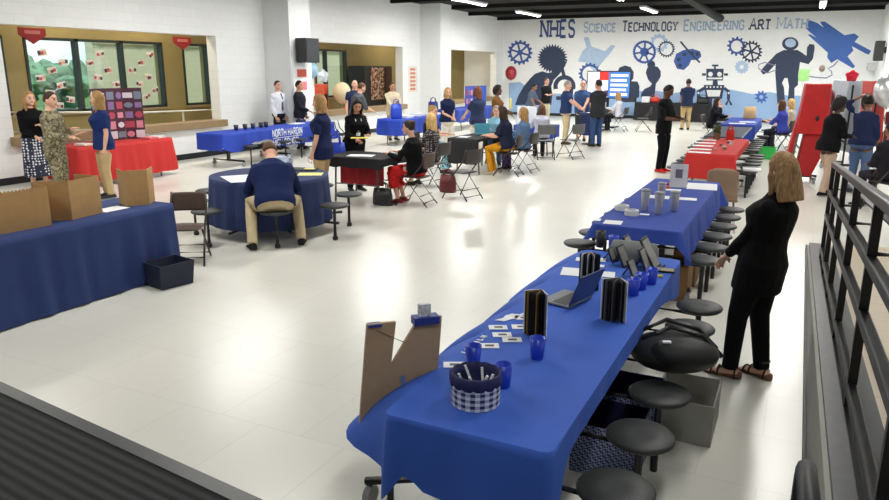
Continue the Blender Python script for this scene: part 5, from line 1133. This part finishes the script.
# far black table by the mural
plain_table('long folding table under the black cloth along the mural wall', -4.9, 31.8, 2.9, .72)
cloth('floor length black tablecloth on the long table along the mural wall', rect_perim(-6.45, -3.45, 31.4, 32.2), ZT, (.72, .72, .72, .72), BLACKC, .03, .015, .5, 8, seed=18)
for k, (u, w, h, c, nm, lab) in enumerate(((646, .32, .24, (226, 228, 230), 'carton', 'white carton on the long black table by the mural'), (655, .5, .18, (190, 46, 40), 'gift_basket', 'red basket on the long black table by the mural'), (632, .3, .2, (40, 42, 50), 'equipment_case', 'dark case at the left of the long black table by the mural'))):
    p = gp(u, 103, .74); x = atY(u, 103, 31.7).x
    if nm == 'gift_basket':
        t = thing(nm, lab, 'basket', (x, 31.7, ZP)); bm = NB(); lathe(bm, [(.18, 0), (.24, .16), (.22, .16), (.17, .02)], 20); finish(bm, 'bowl', mat('red_basket', c, .6), t, smooth=True)
        bm = NB(); tube(bm, [(.22*math.cos(a), 0, .15+.2*math.sin(a)) for a in [PI*i/10 for i in range(11)]], .012, 6); finish(bm, 'handle', mat('red_basket', c), t, smooth=True)
        bm = NB(); ell(bm, (0, 0, .15), .17, .17, .1, 14, 8); finish(bm, 'contents', mat('basket_fill', (206, 80, 60), .6, noise=.4, scale=20), t)
    else:
        open_box(nm, lab, 'box', x-w/2, x+w/2, 31.55, 31.85, ZP, h, mat('fill_%d' % c[0], c, .6), .01)
x = atY(668, 100, 31.7).x
bag('equipment_bag', 'dark bag at the right end of the long black table by the mural', 'bag', -3.75, 31.75, ZP, .5, .25, .26, BLKP)
# phone, book and yellow thing held by people
o = flat('phone', 'dark phone in the hands of the person with red shoes', 'phone', -2.2, 15.42, 1.13, .075, .15, -1.3, BLKP, .01); o.rotation_euler = (.5, 0, -1.3)
o = flat('flyer', 'yellow flyer held by the person in brown long sleeved top', 'flyer', -6.80, 17.66, 1.1, .02, .2, .2, mat('yellow_flyer', (226, 206, 60), .7), .26)
flat('clipboard', 'dark folder held by the person in navy shirt at the far black table', 'folder', -3.74, 27.36, 1.02, .24, .32, .3, BLKP, .02)
# ------------------------------------------------------------------ things on the round table
ZR = .752
flat('document', 'large white form left of the hunched person on the round navy table', 'paper', -6.25, 6.92, ZR, .6, .42, -.6)
flat('document', 'yellow sheet right of the hunched person on the round navy table', 'paper', -5.72, 7.62, ZR, .32, .26, .5, mat('yellow_sheet', (240, 232, 150), .8))
flat('document', 'small yellow note near the far edge of the round navy table', 'paper', -6.0, 7.98, ZR+.012, .14, .12, .4, mat('yellow_sheet', (240, 232, 150)))
flat('folder', 'dark folder under the small yellow note on the round navy table', 'folder', -6.05, 7.94, ZR, .34, .26, .4, BLKP, .011)
t = thing('plastic_bag', 'crumpled translucent white bag at the far side of the round navy table', 'bag', (-6.4, 7.9, ZR)); bm = NB(); random.seed(2)
ell(bm, (0, 0, .085), .16, .12, .09, 16, 10, f=lambda d, p: p*random.uniform(.82, 1.12)); finish(bm, 'crumpled_film', mat('milky_film', (170, 180, 200), .35, noise=.2), t, smooth=True)
bm = NB(); tube(bm, [(.05, 0, .15), (.1, .02, .20), (.15, 0, .12)], .012, 6); finish(bm, 'tied_end', mat('milky_film', (170, 180, 200)), t, smooth=True)
# ------------------------------------------------------------------ things on the nearest blue table
# tall cardboard letter
pA = gp(438, 368, ZP); pB = V((-1.67, 2.50, .47)); d2 = V((pA.x-pB.x, pA.y-pB.y, 0)); d2.normalize(); nrm = V((-d2.y, d2.x, 0))
def on_plane(u, v):
    r = ray(u, v); k = nrm.dot(pB-V((0, 0, H)))/nrm.dot(r); return V((0, 0, H))+r*k
out = [(359, 432), (384, 427), (391, 409), (438, 369), (442, 316), (418, 320), (391, 366), (396, 322), (367, 325)]
t = thing('cardboard_letter', 'large brown cardboard letter with a deep notch standing at the near left table corner', 'cardboard letter', (pB.x, pB.y, pB.z))
bm = NB(); pts = [on_plane(u, v)-pB for u, v in out]; vs = [bm.verts.new(p) for p in pts]; f = bm.faces.new(vs); r = bmesh.ops.extrude_face_region(bm, geom=[f]); bmesh.ops.translate(bm, vec=nrm*.02, verts=[v for v in r['geom'] if isinstance(v, bmesh.types.BMVert)])
finish(bm, 'board', CARD2, t)
c = on_plane(426, 320)-pB; bm = NB(); obox(bm, c+nrm*.01, d2*.06, nrm*.03, V((0, 0, .018))); finish(bm, 'blue_clip', mat('clip_blue', (40, 58, 140), .5), t)
c2 = on_plane(425, 311)-pB; bm = NB(); obox(bm, c2+nrm*.012, d2*.028, nrm*.012, V((0, 0, .03))); finish(bm, 'white_tag', mat('pale_tag', (200, 206, 210), .6, noise=.3, scale=60), t)
c3 = on_plane(375, 325.5)-pB; bm = NB(); obox(bm, c3+nrm*.01, d2*.03, nrm*.02, V((0, 0, .006))); finish(bm, 'blue_clip', mat('clip_blue', (40, 58, 140)), t)
bm = NB(); tube(bm, [on_plane(376, 330)-pB-nrm*.004, on_plane(404, 342)-pB-nrm*.004], .002, 5); finish(bm, 'tape_string', mat('tan_string', (150, 120, 100), .7), t)
c4 = on_plane(403, 383)-pB; bm = NB(); obox(bm, c4-nrm*.004, d2*.01, nrm*.003, V((0, 0, .04))); finish(bm, 'tape_strip', mat('clear_tape', (120, 140, 190), .3), t)
# gingham bucket
bx, by = -1.10, 2.535; t = thing('fabric_bucket', 'navy and white gingham fabric bucket with pens near the table corner', 'bucket', (bx, by, ZP))
bm = NB(); R_, hB = .105, .095; n = 48; uvl = None
rings = []
for j in range(4):
    z = hB*j/3; rings.append([bm.verts.new((R_*(.97+.03*j/3)*math.cos(2*PI*i/n), R_*(.97+.03*j/3)*math.sin(2*PI*i/n), z)) for i in range(n)])
uv = bm.loops.layers.uv.new('UVMap')
for j in range(3):
    for i in range(n):
        f = bm.faces.new((rings[j][i], rings[j][(i+1) % n], rings[j+1][(i+1) % n], rings[j+1][i]))
        for l, (a, b) in zip(f.loops, ((i, j), (i+1, j), (i+1, j+1), (i, j+1))): l[uv].uv = (a/n, b/3)
bm.faces.new(list(reversed(rings[0])))
finish(bm, 'gingham_side', pattern('gingham', 'gingham', [(226, 230, 238), (28, 40, 92)]), t, smooth=False)
bm = NB(); lp = []
for rr, z in ((.1055, hB-.008), (.109, hB), (.108, .135), (.098, .14), (.094, .10), (.09, .03)):
    lp.append([bm.verts.new(((rr+.004*math.sin(i*2.1))*math.cos(2*PI*i/40), (rr+.004*math.sin(i*2.1))*math.sin(2*PI*i/40), z+(.008*math.sin(i*.8) if .14 < z else 0))) for i in range(40)])
for a, b in zip(lp, lp[1:]):
    for i in range(40): bm.faces.new((a[i], a[(i+1) % 40], b[(i+1) % 40], b[i]))
bm.faces.new(lp[-1]); finish(bm, 'navy_lining', mat('navy_lining', (30, 34, 84), .8), t, smooth=True)
for k in range(6):
    a = k*1.05; bm = NB(); tube(bm, [(.04*math.cos(a), .04*math.sin(a), .034), (.075*math.cos(a+.5), .06*math.sin(a+.5), .125+.008*(k % 3))], .006, 6); tag(finish(bm, 'pen', PAPER, loc=(bx, by, ZP)), 'white pen lying in the gingham fabric bucket', 'pen', 'white pens in the bucket')
def onT(u, v):
    p = gp(u, v, ZP); p.x = max(p.x, TX0+.025); return p
def bcup(u, v, lab, r=.04, h=.105, m=BLUEP): p = gp(u, v, ZP); return cup(p.x, p.y, ZP, lab, m, r, h)
bcup(537, 358, 'blue plastic cup standing alone in the middle of the nearest table')
bcup(503, 386, 'blue plastic cup half hidden right behind the gingham bucket'); bcup(473, 366, 'blue plastic cup half hidden left behind the gingham bucket')
bcup(633, 295, 'front blue cup of the row beside the black page booklet'); bcup(641, 289, 'second blue cup of the row beside the black page booklet'); bcup(651, 284, 'back blue cup of the row, yellow item behind it')
bcup(613, 249, 'blue cup at the far end of the nearest table among black stands')
p = gp(600, 247, ZP); cup(p.x, p.y, ZP, 'black tumbler at the far left end of the nearest table', BLKP, .04, .13, 'tumbler')
def booklet(u, v, h, w, a0, label, cov, pages):
    p = gp(u, v, ZP); t = thing('booklet', label, 'booklet', (p.x, p.y, ZP), a0); n = 11
    for k in range(n):
        a = math.radians(-44+88*k/(n-1)); bm = NB(); dd = V((math.sin(a), -math.cos(a), 0)); nr = V((dd.y, -dd.x, 0))
        obox(bm, dd*w/2+V((0, 0, h/2)), dd*w/2, nr*(.0022 if k in (0, n-1) else .0013), V((0, 0, h/2)))
        finish(bm, 'cover' if k in (0, n-1) else 'page', cov if k in (0, n-1) else pages[k % len(pages)], t)
    return t
BP = mat('black_page', (28, 26, 28), .7); YP = mat('mustard_page', (150, 120, 50), .7); GP_ = mat('grey_page', (96, 92, 96), .7)
booklet(540, 331, .235, .095, -.1, 'standing fanned booklet with black and mustard pages behind the lone blue cup', PAPER, [BP, BP, YP, BP])
booklet(617, 317, .235, .105, -.1, 'standing fanned booklet with black pages and white covers at the right table edge', PAPER, [BP, BP, GP_])
booklet(589, 287, .235, .09, .2, 'narrow standing booklet with navy cover behind the open grey laptop', mat('navy_cover', (40, 52, 90), .6), [BP, PAPER, BP])
p = gp(566, 300, ZP); laptop('open grey laptop with dark lid in the middle of the nearest table', p.x, p.y, ZP, -PI/2-.25, .28, .2, 112, base=mat('laptop_grey', (120, 124, 130), .5), lid=mat('laptop_lid', (52, 66, 104), .4))
cards = [(498, 327.6), (502, 335), (512, 340), (489, 346), (454, 365), (524, 318), (521, 327)]
cn = ['card behind the four grouped white cards', 'middle left card of the grouped white cards', 'rightmost card of the grouped white cards', 'nearest card of the grouped white cards', 'lone white card left of the gingham bucket', 'white card touching the left of the mustard booklet', 'white card just below the mustard booklet card']
for (u, v), lab in zip(cards, cn):
    p = onT(u, v); t = flat('card', lab, 'card', p.x, p.y, ZP, .065, .1, -1.1); bm = NB(); box(bm, -.012, .012, -.02, .025, .0031, .0036); finish(bm, 'printed_mark', GP_, t)
p = onT(496, 322)+V((.01, .11, 0)); t = tag(finish(NB(), 'logo_sticker', PAPER), 'white swoosh shaped cut-out near the left edge of the nearest table', 'cut-out'); bm = NB()
prism(bm, [(-.03, -.1), (.02, -.08), (.03, -.02), (.05, .0), (.035, .05), (.045, .14), (.025, .15), (.02, .07), (-.02, .05), (-.03, 0), (-.015, -.04)], lambda x, y: V((x, y, 0)), V((0, 0, .003))); bmesh.ops.recalc_face_normals(bm, faces=bm.faces); bm.to_mesh(t.data); bm.free(); t.location = p; t.rotation_euler = (0, 0, -.25)
pa, pb = onT(457, 351), onT(479, 336); ln = 'nearest', 'second', 'third', 'fourth', 'fifth', 'farthest'
for k in range(6):
    q = pa+(pb-pa)*k/5; t = tag(finish(NB(), 'cut_out_letter', PAPER), '%s of the six small white cut-out letters along the left table edge' % ln[k], 'letter', 'white cut-out letters'); bm = NB()
    for a in ([[(-.016, -.014), (.016, -.014), (.016, -.006), (-.016, -.006)], [(-.016, .006), (.016, .006), (.016, .014), (-.016, .014)], [(-.004, -.006), (.004, -.006), (.004, .006), (-.004, .006)]] if k % 2 else [[(-.016, -.01), (.016, -.01), (.016, -.002), (-.016, -.002)], [(.008, -.002), (.016, -.002), (.016, .014), (.008, .014)]]): prism(bm, a, lambda x, y: V((x, y, 0)), V((0, 0, .003)))
    bmesh.ops.remove_doubles(bm, verts=bm.verts, dist=.0001); bmesh.ops.recalc_face_normals(bm, faces=bm.faces); bm.to_mesh(t.data); bm.free(); t.location = q
for u, v, w, l, lab in ((569, 271, .2, .28, 'large white sheet left of the navy booklet'), (600, 274, .13, .2, 'white sheet right of the navy booklet'), (578, 259, .1, .1, 'small white note at the far left table edge'), (600, 260, .1, .08, 'small white note near the black tumbler'), (598, 266, .06, .09, 'tiny white note behind the navy booklet')):
    p = onT(u, v); p.x = max(p.x, TX0+.5*l+.01); flat('document', lab+' on the nearest blue table', 'paper', p.x, p.y, ZP, l, w, .2)
def easel(u, v, h, w, rz_, tilt, label, face_m):
    p = gp(u, v, ZP); t = thing('easel_stand', label, 'stand', (p.x, p.y, ZP), rz_); a = math.radians(tilt); up = V((0, math.sin(a), math.cos(a))); nr = V((0, math.cos(a), -math.sin(a)))
    bm = NB(); obox(bm, up*h/2+V((0, -.02, 0)), V((w/2, 0, 0)), up*h/2, nr*.005); finish(bm, 'frame', BLKP, t)
    bm = NB(); obox(bm, up*h*.5-nr*.0062+V((0, -.02, 0)), V((w*.42, 0, 0)), up*h*.42, nr*.0012); finish(bm, 'picture', face_m, t)
    bm = NB(); tube(bm, [up*h*.7+V((0, -.015, 0)), V((0, h*.55, .004))], .007, 6); finish(bm, 'leg', BLK, t); bm = NB(); tube(bm, [V((-w*.4, -.05, .01)), V((w*.4, -.05, .01))], .008, 6); finish(bm, 'ledge', BLK, t)
PIC = mat('grey_picture', (128, 128, 126), .4, noise=.2, scale=30)
for u, v, h, w, r, ti, lab in ((611, 260, .10, .09, 1.5, 22, 'smallest black easel stand near the blue cup at the far end'), (624, 266, .16, .12, 1.4, 24, 'left black easel stand in the cluster at the far end'), (632, 256, .17, .13, 1.5, 28, 'easel stand with grey picture behind the cluster at the far end'), (633, 277, .13, .1, 1.4, 24, 'nearest black easel stand of the cluster'), (646, 272, .18, .13, 1.5, 22, 'slim black easel stand right of the cluster'), (655, 268, .24, .17, 1.5, 30, 'tallest black easel stand at the right of the cluster')): easel(u, v, h, w, r, ti, lab, PIC)
p = gp(663, 271, ZP); t = flat('picture_frame', 'dark picture frame lying at the far right of the nearest table', 'picture frame', p.x, p.y, ZP, .16, .09, .1, BLKP, .012); bm = NB(); box(bm, -.07, .07, -.035, .035, .012, .014); finish(bm, 'picture', mat('beige_picture', (170, 160, 130), .6), t)
p = gp(655, 277, ZP); t = tag(finish(NB(), 'highlighter', mat('yellow_marker', (226, 216, 80), .5)), 'yellow marker lying behind the row of blue cups', 'marker'); bm = NB(); tube(bm, [(-.05, 0, .011), (.05, .01, .011)], .011, 8); bm.to_mesh(t.data); bm.free(); t.location = p
bag('cloth_bag', 'soft grey bag at the far edge of the nearest blue table', 'bag', -1.0, 5.19, ZP, .36, .18, .13, mat('soft_grey_cloth', (120, 124, 122), .9), 0, False)
# ------------------------------------------------------------------ under and beside the nearest table
LAT = pattern('navy_lattice', 'lattice', [(34, 44, 96), (150, 160, 196)], 84)
def fbin(y0, y1, lab): return open_box('fabric_bin', lab, 'bin', -.92, -.57, y0, y1, .003, .28, LAT, .008, inner=mat('navy_inside', (30, 36, 80), .8))
fbin(3.40, 3.76, 'nearer navy and white lattice fabric bin under the nearest table'); fbin(3.84, 4.2, 'farther navy and white lattice fabric bin under the nearest table')
open_box('box', 'open grey cardboard box on the floor under the backpack, near the sandals', 'box', -.60, -.262, 3.98, 4.40, .003, .25, mat('grey_box', (146, 146, 140), .7), .008, inner=mat('grey_box_inside', (176, 174, 166), .7))
t = thing('backpack', 'black backpack lying across two stools of the nearest table', 'backpack', (-.50, 3.93, .468), .35)
BKP = mat('black_nylon', (22, 23, 26), .6, noise=.15, scale=20)
bm = NB(); ell(bm, (0, 0, .10), .24, .19, .105, 24, 14, f=lambda d, p: V((p.x*(1+.1*abs(d.y)), p.y, p.z if p.z > -.1 else -.105))); finish(bm, 'main_compartment', BKP, t, smooth=True)
bm = NB(); ell(bm, (.03, -.1, .13), .19, .12, .085, 20, 12); finish(bm, 'front_pocket', BKP, t, smooth=True)
for q in (-.07, .05):
    bm = NB(); tube(bm, [(-.18, .06+q, .17), (-.02, .10+q, .235), (.15, .06+q, .2), (.25, .02+q, .1)], .014, 8); finish(bm, 'strap', BLK, t, smooth=True)
bm = NB(); obox(bm, V((-.07, -.13, .205)), V((.022, 0, 0)), V((0, .012, 0)), V((0, 0, .004))); finish(bm, 'white_tag', PAPER, t)
# ------------------------------------------------------------------ things on the second blue table
def tumbler(u, v, lab, h=.2):
    p = gp(u, v, ZP); t = thing('tumbler', lab, 'tumbler', (p.x, p.y, ZP)); bm = NB(); lathe(bm, [(.030, 0), (.033, .01), (.044, h*.86), (.044, h*.9)], 22); finish(bm, 'cup_body', STEEL, t, smooth=True)
    bm = NB(); lathe(bm, [(.046, h*.9), (.047, h*.95), (.036, h), (.01, h)], 22); finish(bm, 'lid', mat('clear_grey_lid', (140, 142, 146), .3), t, smooth=True)
tumbler(644.5, 211, 'left steel tumbler on the second blue table', .22); tumbler(658, 214, 'front middle steel tumbler on the second blue table', .22); tumbler(674, 211, 'right steel tumbler on the second blue table', .2); tumbler(661, 201, 'steel tumbler at the back of the tumbler group', .2)
def ringroll(u, v, lab):
    p = gp(u, v, ZP); bm = NB(); lathe(bm, [(.045, 0), (.068, 0), (.068, .05), (.045, .05), (.045, 0)], 28, cap=False); bmesh.ops.remove_doubles(bm, verts=bm.verts, dist=.0005); tag(finish(bm, 'tape_roll', mat('tape_white', (214, 214, 210), .5), loc=(p.x, p.y, ZP)), lab, 'tape')
ringroll(622, 210, 'left white tape roll before the steel tumblers'); ringroll(631.5, 215, 'right white tape roll before the steel tumblers')
for u, v, w, l, lab in ((613, 222.5, .16, .17, 'white note at the near left corner of the second blue table'), (685, 199, .24, .16, 'white sheet right of the steel tumblers'), (657, 197, .26, .2, 'white sheet behind the steel tumblers'), (702, 186.6, .34, .5, 'large white sheet at the far right end of the second blue table'), (644.5, 214.5, .09, .06, 'tiny white note in front of the left tumbler'), (598, 220, .05, .1, 'small white note on the near left edge of the second table'), (672, 190, .2, .12, 'white slip beyond the back tumbler')):
    p = gp(u, v, ZP); flat('document', lab, 'paper', p.x, p.y, ZP, w, l, .1)
p = gp(678, 187, ZP); t = thing('sign_holder', 'clear upright sign holder with white sheet at the far end of the second blue table', 'sign holder', (p.x, p.y, ZP), .15)
bm = NB(); obox(bm, V((0, .01, .14)), V((.1, 0, 0)), V((0, .0035, 0)), V((0, .02, .13))); finish(bm, 'sheet', mat('pale_sign', (206, 206, 214), .4, noise=.1), t)
bm = NB(); box(bm, -.1, .1, -.05, .06, 0, .006); finish(bm, 'base', mat('acrylic', (200, 206, 212), .15), t)
bm = NB(); obox(bm, V((0, .002, .16)), V((.04, 0, 0)), V((0, .001, 0)), V((0, .006, .05))); finish(bm, 'printed_figure', mat('grey_print', (110, 100, 120), .6), t)
for k, (u, v) in enumerate(((665, 186.5), (669, 184.5), (672, 186), (668, 188.5))):
    p = gp(u, v, ZP); bm = NB(); lathe(bm, [(.03, 0), (.035, .012), (.02, .02)], 12); tag(finish(bm, 'candy_box', mat('candy_red', (206, 60, 60), .5), loc=(p.x, p.y, ZP)), ('leftmost', 'farthest', 'rightmost', 'nearest')[k]+' red trinket beside the clear sign holder', 'trinket', 'red trinkets on the second table')
open_box('carton', 'brown carton on the floor under the second blue table, nearer one', 'box', -.98, -.78, 6.66, 7.02, .003, .34, mat('brown_carton', (132, 98, 60), .8)); open_box('carton', 'brown carton on the floor under the second blue table, farther one', 'box', -1.0, -.78, 7.2, 7.54, .003, .38, mat('brown_carton', (132, 98, 60)))
# ------------------------------------------------------------------ things on the red table and beyond
pg = ['nearest', 'second', 'third', 'fourth', 'farthest']
for k, (u, v) in enumerate(((699.5, 152.5), (700.6, 149.3), (703, 145.9), (705.5, 143), (706.5, 140))):
    p = gp(u, v, ZP); flat('document', '%s of the white page strips on the red table' % pg[k], 'paper', p.x, p.y, ZP, .36, .2, 0, None, .004, 'page strips on the red table')
random.seed(21)
for k in range(9):
    bm = NB(); x, y = -1.22+random.uniform(-.12, .14), 13.3+.2*k; lathe(bm, [(.03, 0), (.034, .02), (.02, .04)], 10)
    tag(finish(bm, 'keychain', mat('trinket_%d' % (k % 3), ((170, 150, 140), (120, 80, 70), (200, 190, 186))[k % 3], .5), loc=(x, y, ZP)), '%s small trinket of the row right of the page strips on the red table' % ['nearest', 'second', 'third', 'fourth', 'fifth', 'sixth', 'seventh', 'eighth', 'farthest'][k], 'trinket', 'trinkets on the red table')
p = gp(710, 137, ZP); t = thing('potted_plant', 'small dark green plant at the far left of the red table', 'plant', (-1.5, 15.4, ZP)); bm = NB(); lathe(bm, [(.06, 0), (.08, .12), (.07, .12)], 14); finish(bm, 'pot', mat('clay', (110, 84, 60), .7), t); bm = NB()
for k in range(14): a = k*2.4; ell(bm, (math.cos(a)*.045, math.sin(a)*.045, .14+.010*k), .035, .035, .025, 8, 5)
finish(bm, 'foliage', mat('plant_green', (70, 84, 50), .8, noise=.3), t)
bag('gift_bag', 'small red gift bag at the far end of the red table', 'bag', -1.25, 15.45, ZP, .16, .1, .2, REDC)
flat('document', 'white papers lying on a right hand stool of the red table', 'paper', -.66, 13.0, .468, .28, .26, .1, None, .03)
open_box('crate', 'bright green crate on the floor beside the far dark table', 'box', -.98, -.48, 19.0, 19.5, .003, .26, mat('bright_green', (56, 190, 84), .5), .02, inner=mat('bright_green', (56, 190, 84)))
for x, y, lab in ((-1.5, 20.3, 'white papers at the near end of the far blue table'), (-1.3, 21.0, 'white papers in the middle of the far blue table')): flat('document', lab, 'paper', x, y, ZP, .4, .3, .2)
bag('plush_bag', 'tan soft bag on the far blue table', 'bag', -1.35, 22.4, ZP, .34, .26, .34, mat('tan_soft', (196, 164, 120), .9), 0, False)
# ------------------------------------------------------------------ folded tables, balloons and fittings at the right
def folded_table(label, x, y, rz_, m, h=1.83, lean=.0):
    t = thing('folded_table', label, 'folded table', (x, y, 0), rz_)
    for sx in (-1, 1):
        bm = NB(); obox(bm, V((sx*.16, 0, .38+(h-.38)/2)), V((.018, 0, 0)), V((0, .38, 0)), V((sx*-.04, 0, (h-.38)/2))); finish(bm, 'tabletop', m, t, bevel=.015)
        for k in range(3):
            for sy_ in (-1, 1):
                bm = NB(); c = V((sx*.27, sy_*.33, .62+.42*k)); loft(bm, [(c-V((.02, 0, 0)), V((0, .15, 0)), V((0, 0, .15))), (c+V((.02, 0, 0)), V((0, .15, 0)), V((0, 0, .15)))], 18); s_ = finish(bm, 'stool_seat', mat('dark_red_stool', (120, 30, 32), .5) if m.name.startswith('red') else STOOL, t)
                bm = NB(); tube(bm, [c, c-V((sx*.1, sy_*.1, .02))], .015, 6); finish(bm, 'stool_post', BLK, s_)
    bm = NB(); box(bm, -.22, .22, -.3, -.26, .12, .17); box(bm, -.22, .22, .26, .3, .12, .17); box(bm, -.03, .03, -.3, .3, .12, .17); tube(bm, [(0, -.28, .14), (0, -.28, h-.1)], .02, 8); tube(bm, [(0, .28, .14), (0, .28, h-.1)], .02, 8); fr = finish(bm, 'frame', BLK, t)
    for sx in (-1, 1):
        for sy_ in (-1, 1):
            bm = NB(); c = V((sx*.2, sy_*.28, .06)); loft(bm, [(c-V((.018, 0, 0)), V((0, .06, 0)), V((0, 0, .06))), (c+V((.018, 0, 0)), V((0, .06, 0)), V((0, 0, .06)))], 14); finish(bm, 'caster', mat('grey_caster', (150, 152, 152)), fr)
    return t
RT = mat('red_laminate', (206, 38, 40), .4)
# red covered folded table, wide top over a narrower lower part
t = thing('folded_table', 'tall red folded table standing upright beyond the blonde bob', 'folded table', (.18, 15.5, 0), .1)
bm = NB(); prism(bm, [(-.27, .92), (.27, .92), (.24, 1.86), (-.2, 1.86)], lambda x, z: V((x, -.2, z)), V((0, .4, 0))); finish(bm, 'upper_tabletop', RT, t, bevel=.03)
bm = NB(); prism(bm, [(-.2, .16), (.08, .1), (.22, .5), (.32, .92), (-.12, .92)], lambda x, z: V((x, -.12, z)), V((0, .3, 0))); finish(bm, 'lower_tabletop', mat('red_laminate_dark', (186, 32, 36), .4), t, bevel=.02)
bm = NB(); prism(bm, [(-.44, .1), (-.3, .1), (-.16, 1.4), (-.22, 1.5)], lambda x, z: V((x, -.1, z)), V((0, .28, 0))); finish(bm, 'side_flap', RT, t, bevel=.015)
bm = NB(); prism(bm, [(-.33, .12), (-.29, .12), (-.15, 1.5), (-.19, 1.5)], lambda x, z: V((x, -.14, z)), V((0, .03, 0))); finish(bm, 'metal_edge', GREYM, t)
bm = NB(); box(bm, -.36, .2, .02, .07, .08, .13); box(bm, -.36, -.3, -.26, .3, .06, .1); box(bm, .1, .16, -.26, .3, .06, .1); fr = finish(bm, 'frame', BLK, t)
for x in (-.33, .13):
    for y in (-.25, .28):
        bm = NB(); c = V((x, y, .045)); loft(bm, [(c-V((.018, 0, 0)), V((0, .045, 0)), V((0, 0, .045))), (c+V((.018, 0, 0)), V((0, .045, 0)), V((0, 0, .045)))], 14); finish(bm, 'caster', mat('grey_caster', (150, 152, 152)), fr)
bm = NB(); ell(bm, (.06, -.215, 1.22), .035, .02, .05, 10, 8); finish(bm, 'latch', BLK, t, smooth=True)
for z in (1.0, 1.3, 1.6):
    bm = NB(); c = V((.30, .05, z)); loft(bm, [(c-V((.02, 0, 0)), V((0, .14, 0)), V((0, 0, .13))), (c+V((.02, 0, 0)), V((0, .14, 0)), V((0, 0, .13)))], 18); finish(bm, 'stool_seat', mat('dark_red_stool', (120, 30, 32), .5), t)
folded_table('grey folded table with dark stools behind the black top person', .78, 17.6, .35, mat('pale_grey_laminate', (172, 178, 186), .4), 1.9)
folded_table('red topped folded table at the far right near the wall', 1.4, 19.5, .25, mat('red_orange_laminate', (196, 58, 44), .45), 1.86)
c = atY(852, 76, 17.0); balloon('red star balloon floating at the right before the mural', c, 'star', .22, FOILR, .2, PI/2)
c = atY(889, 91, 14.0); balloon('large silver foil balloon at the right picture edge', c, 'round', .23, FOILS, .2)
c = atY(511, 73, 31.5); balloon('dark red oval balloon in the corner between left wall and mural', c, 'round', .26, mat('dark_red_balloon', (150, 36, 50), .35), .2)
c = atY(822, 68.5, 30); balloon('tiny grey brown balloon between the tether and the red star', c, 'round', .1, mat('brown_balloon', (120, 96, 90), .4), .2)
a = atY(800, 79, 29.0); bm = NB(); t = thing('sign', 'narrow green sign on a stand behind the red folded table', 'sign', (atY(804, 75, 29).x, 29.0, 0))
z1 = atY(804, 69, 29).z; z0 = atY(804, 81, 29).z; box(bm, -.17, .17, -.02, .02, z0, z1); finish(bm, 'panel', mat('green_sign', (130, 176, 106), .6), t)
bm = NB(); tube(bm, [(0, .03, 0), (0, .03, z0+.1)], .02, 8); finish(bm, 'pole', mat('pole_white', (210, 212, 210), .5), t)
bm = NB(); box(bm, -.2, .2, -.15, .15, 0, .03); finish(bm, 'base', GREYM, t)
c = atX(881, 50, XR-.15); t = thing('wall_loudspeaker', 'black loudspeaker mounted high on the right wall', 'speaker', (XR, c.y, c.z))
bm = NB(); box(bm, -.34, -.06, -.2, .2, -.36, .30); finish(bm, 'cabinet', BLKP, t, bevel=.02)
bm = NB(); box(bm, -.06, 0, -.06, .06, -.1, .1); finish(bm, 'bracket', BLK, t)
bm = NB(); box(bm, -.348, -.34, -.17, .17, -.32, .26); finish(bm, 'grille', mat('speaker_grille', (46, 50, 54)), t)
c = atX(872, 66, XR-.15); t = thing('projector_shelf', 'small grey wall box below the loudspeaker on the right wall', 'wall box', (XR, c.y, c.z)); bm = NB(); box(bm, -.3, 0, -.25, .25, -.16, .12); finish(bm, 'case', mat('pale_grey_case', (196, 198, 198), .5), t, bevel=.02)
bm = NB(); box(bm, -.31, -.3, -.2, .2, -.14, -.02); finish(bm, 'vent', GREYM, t)
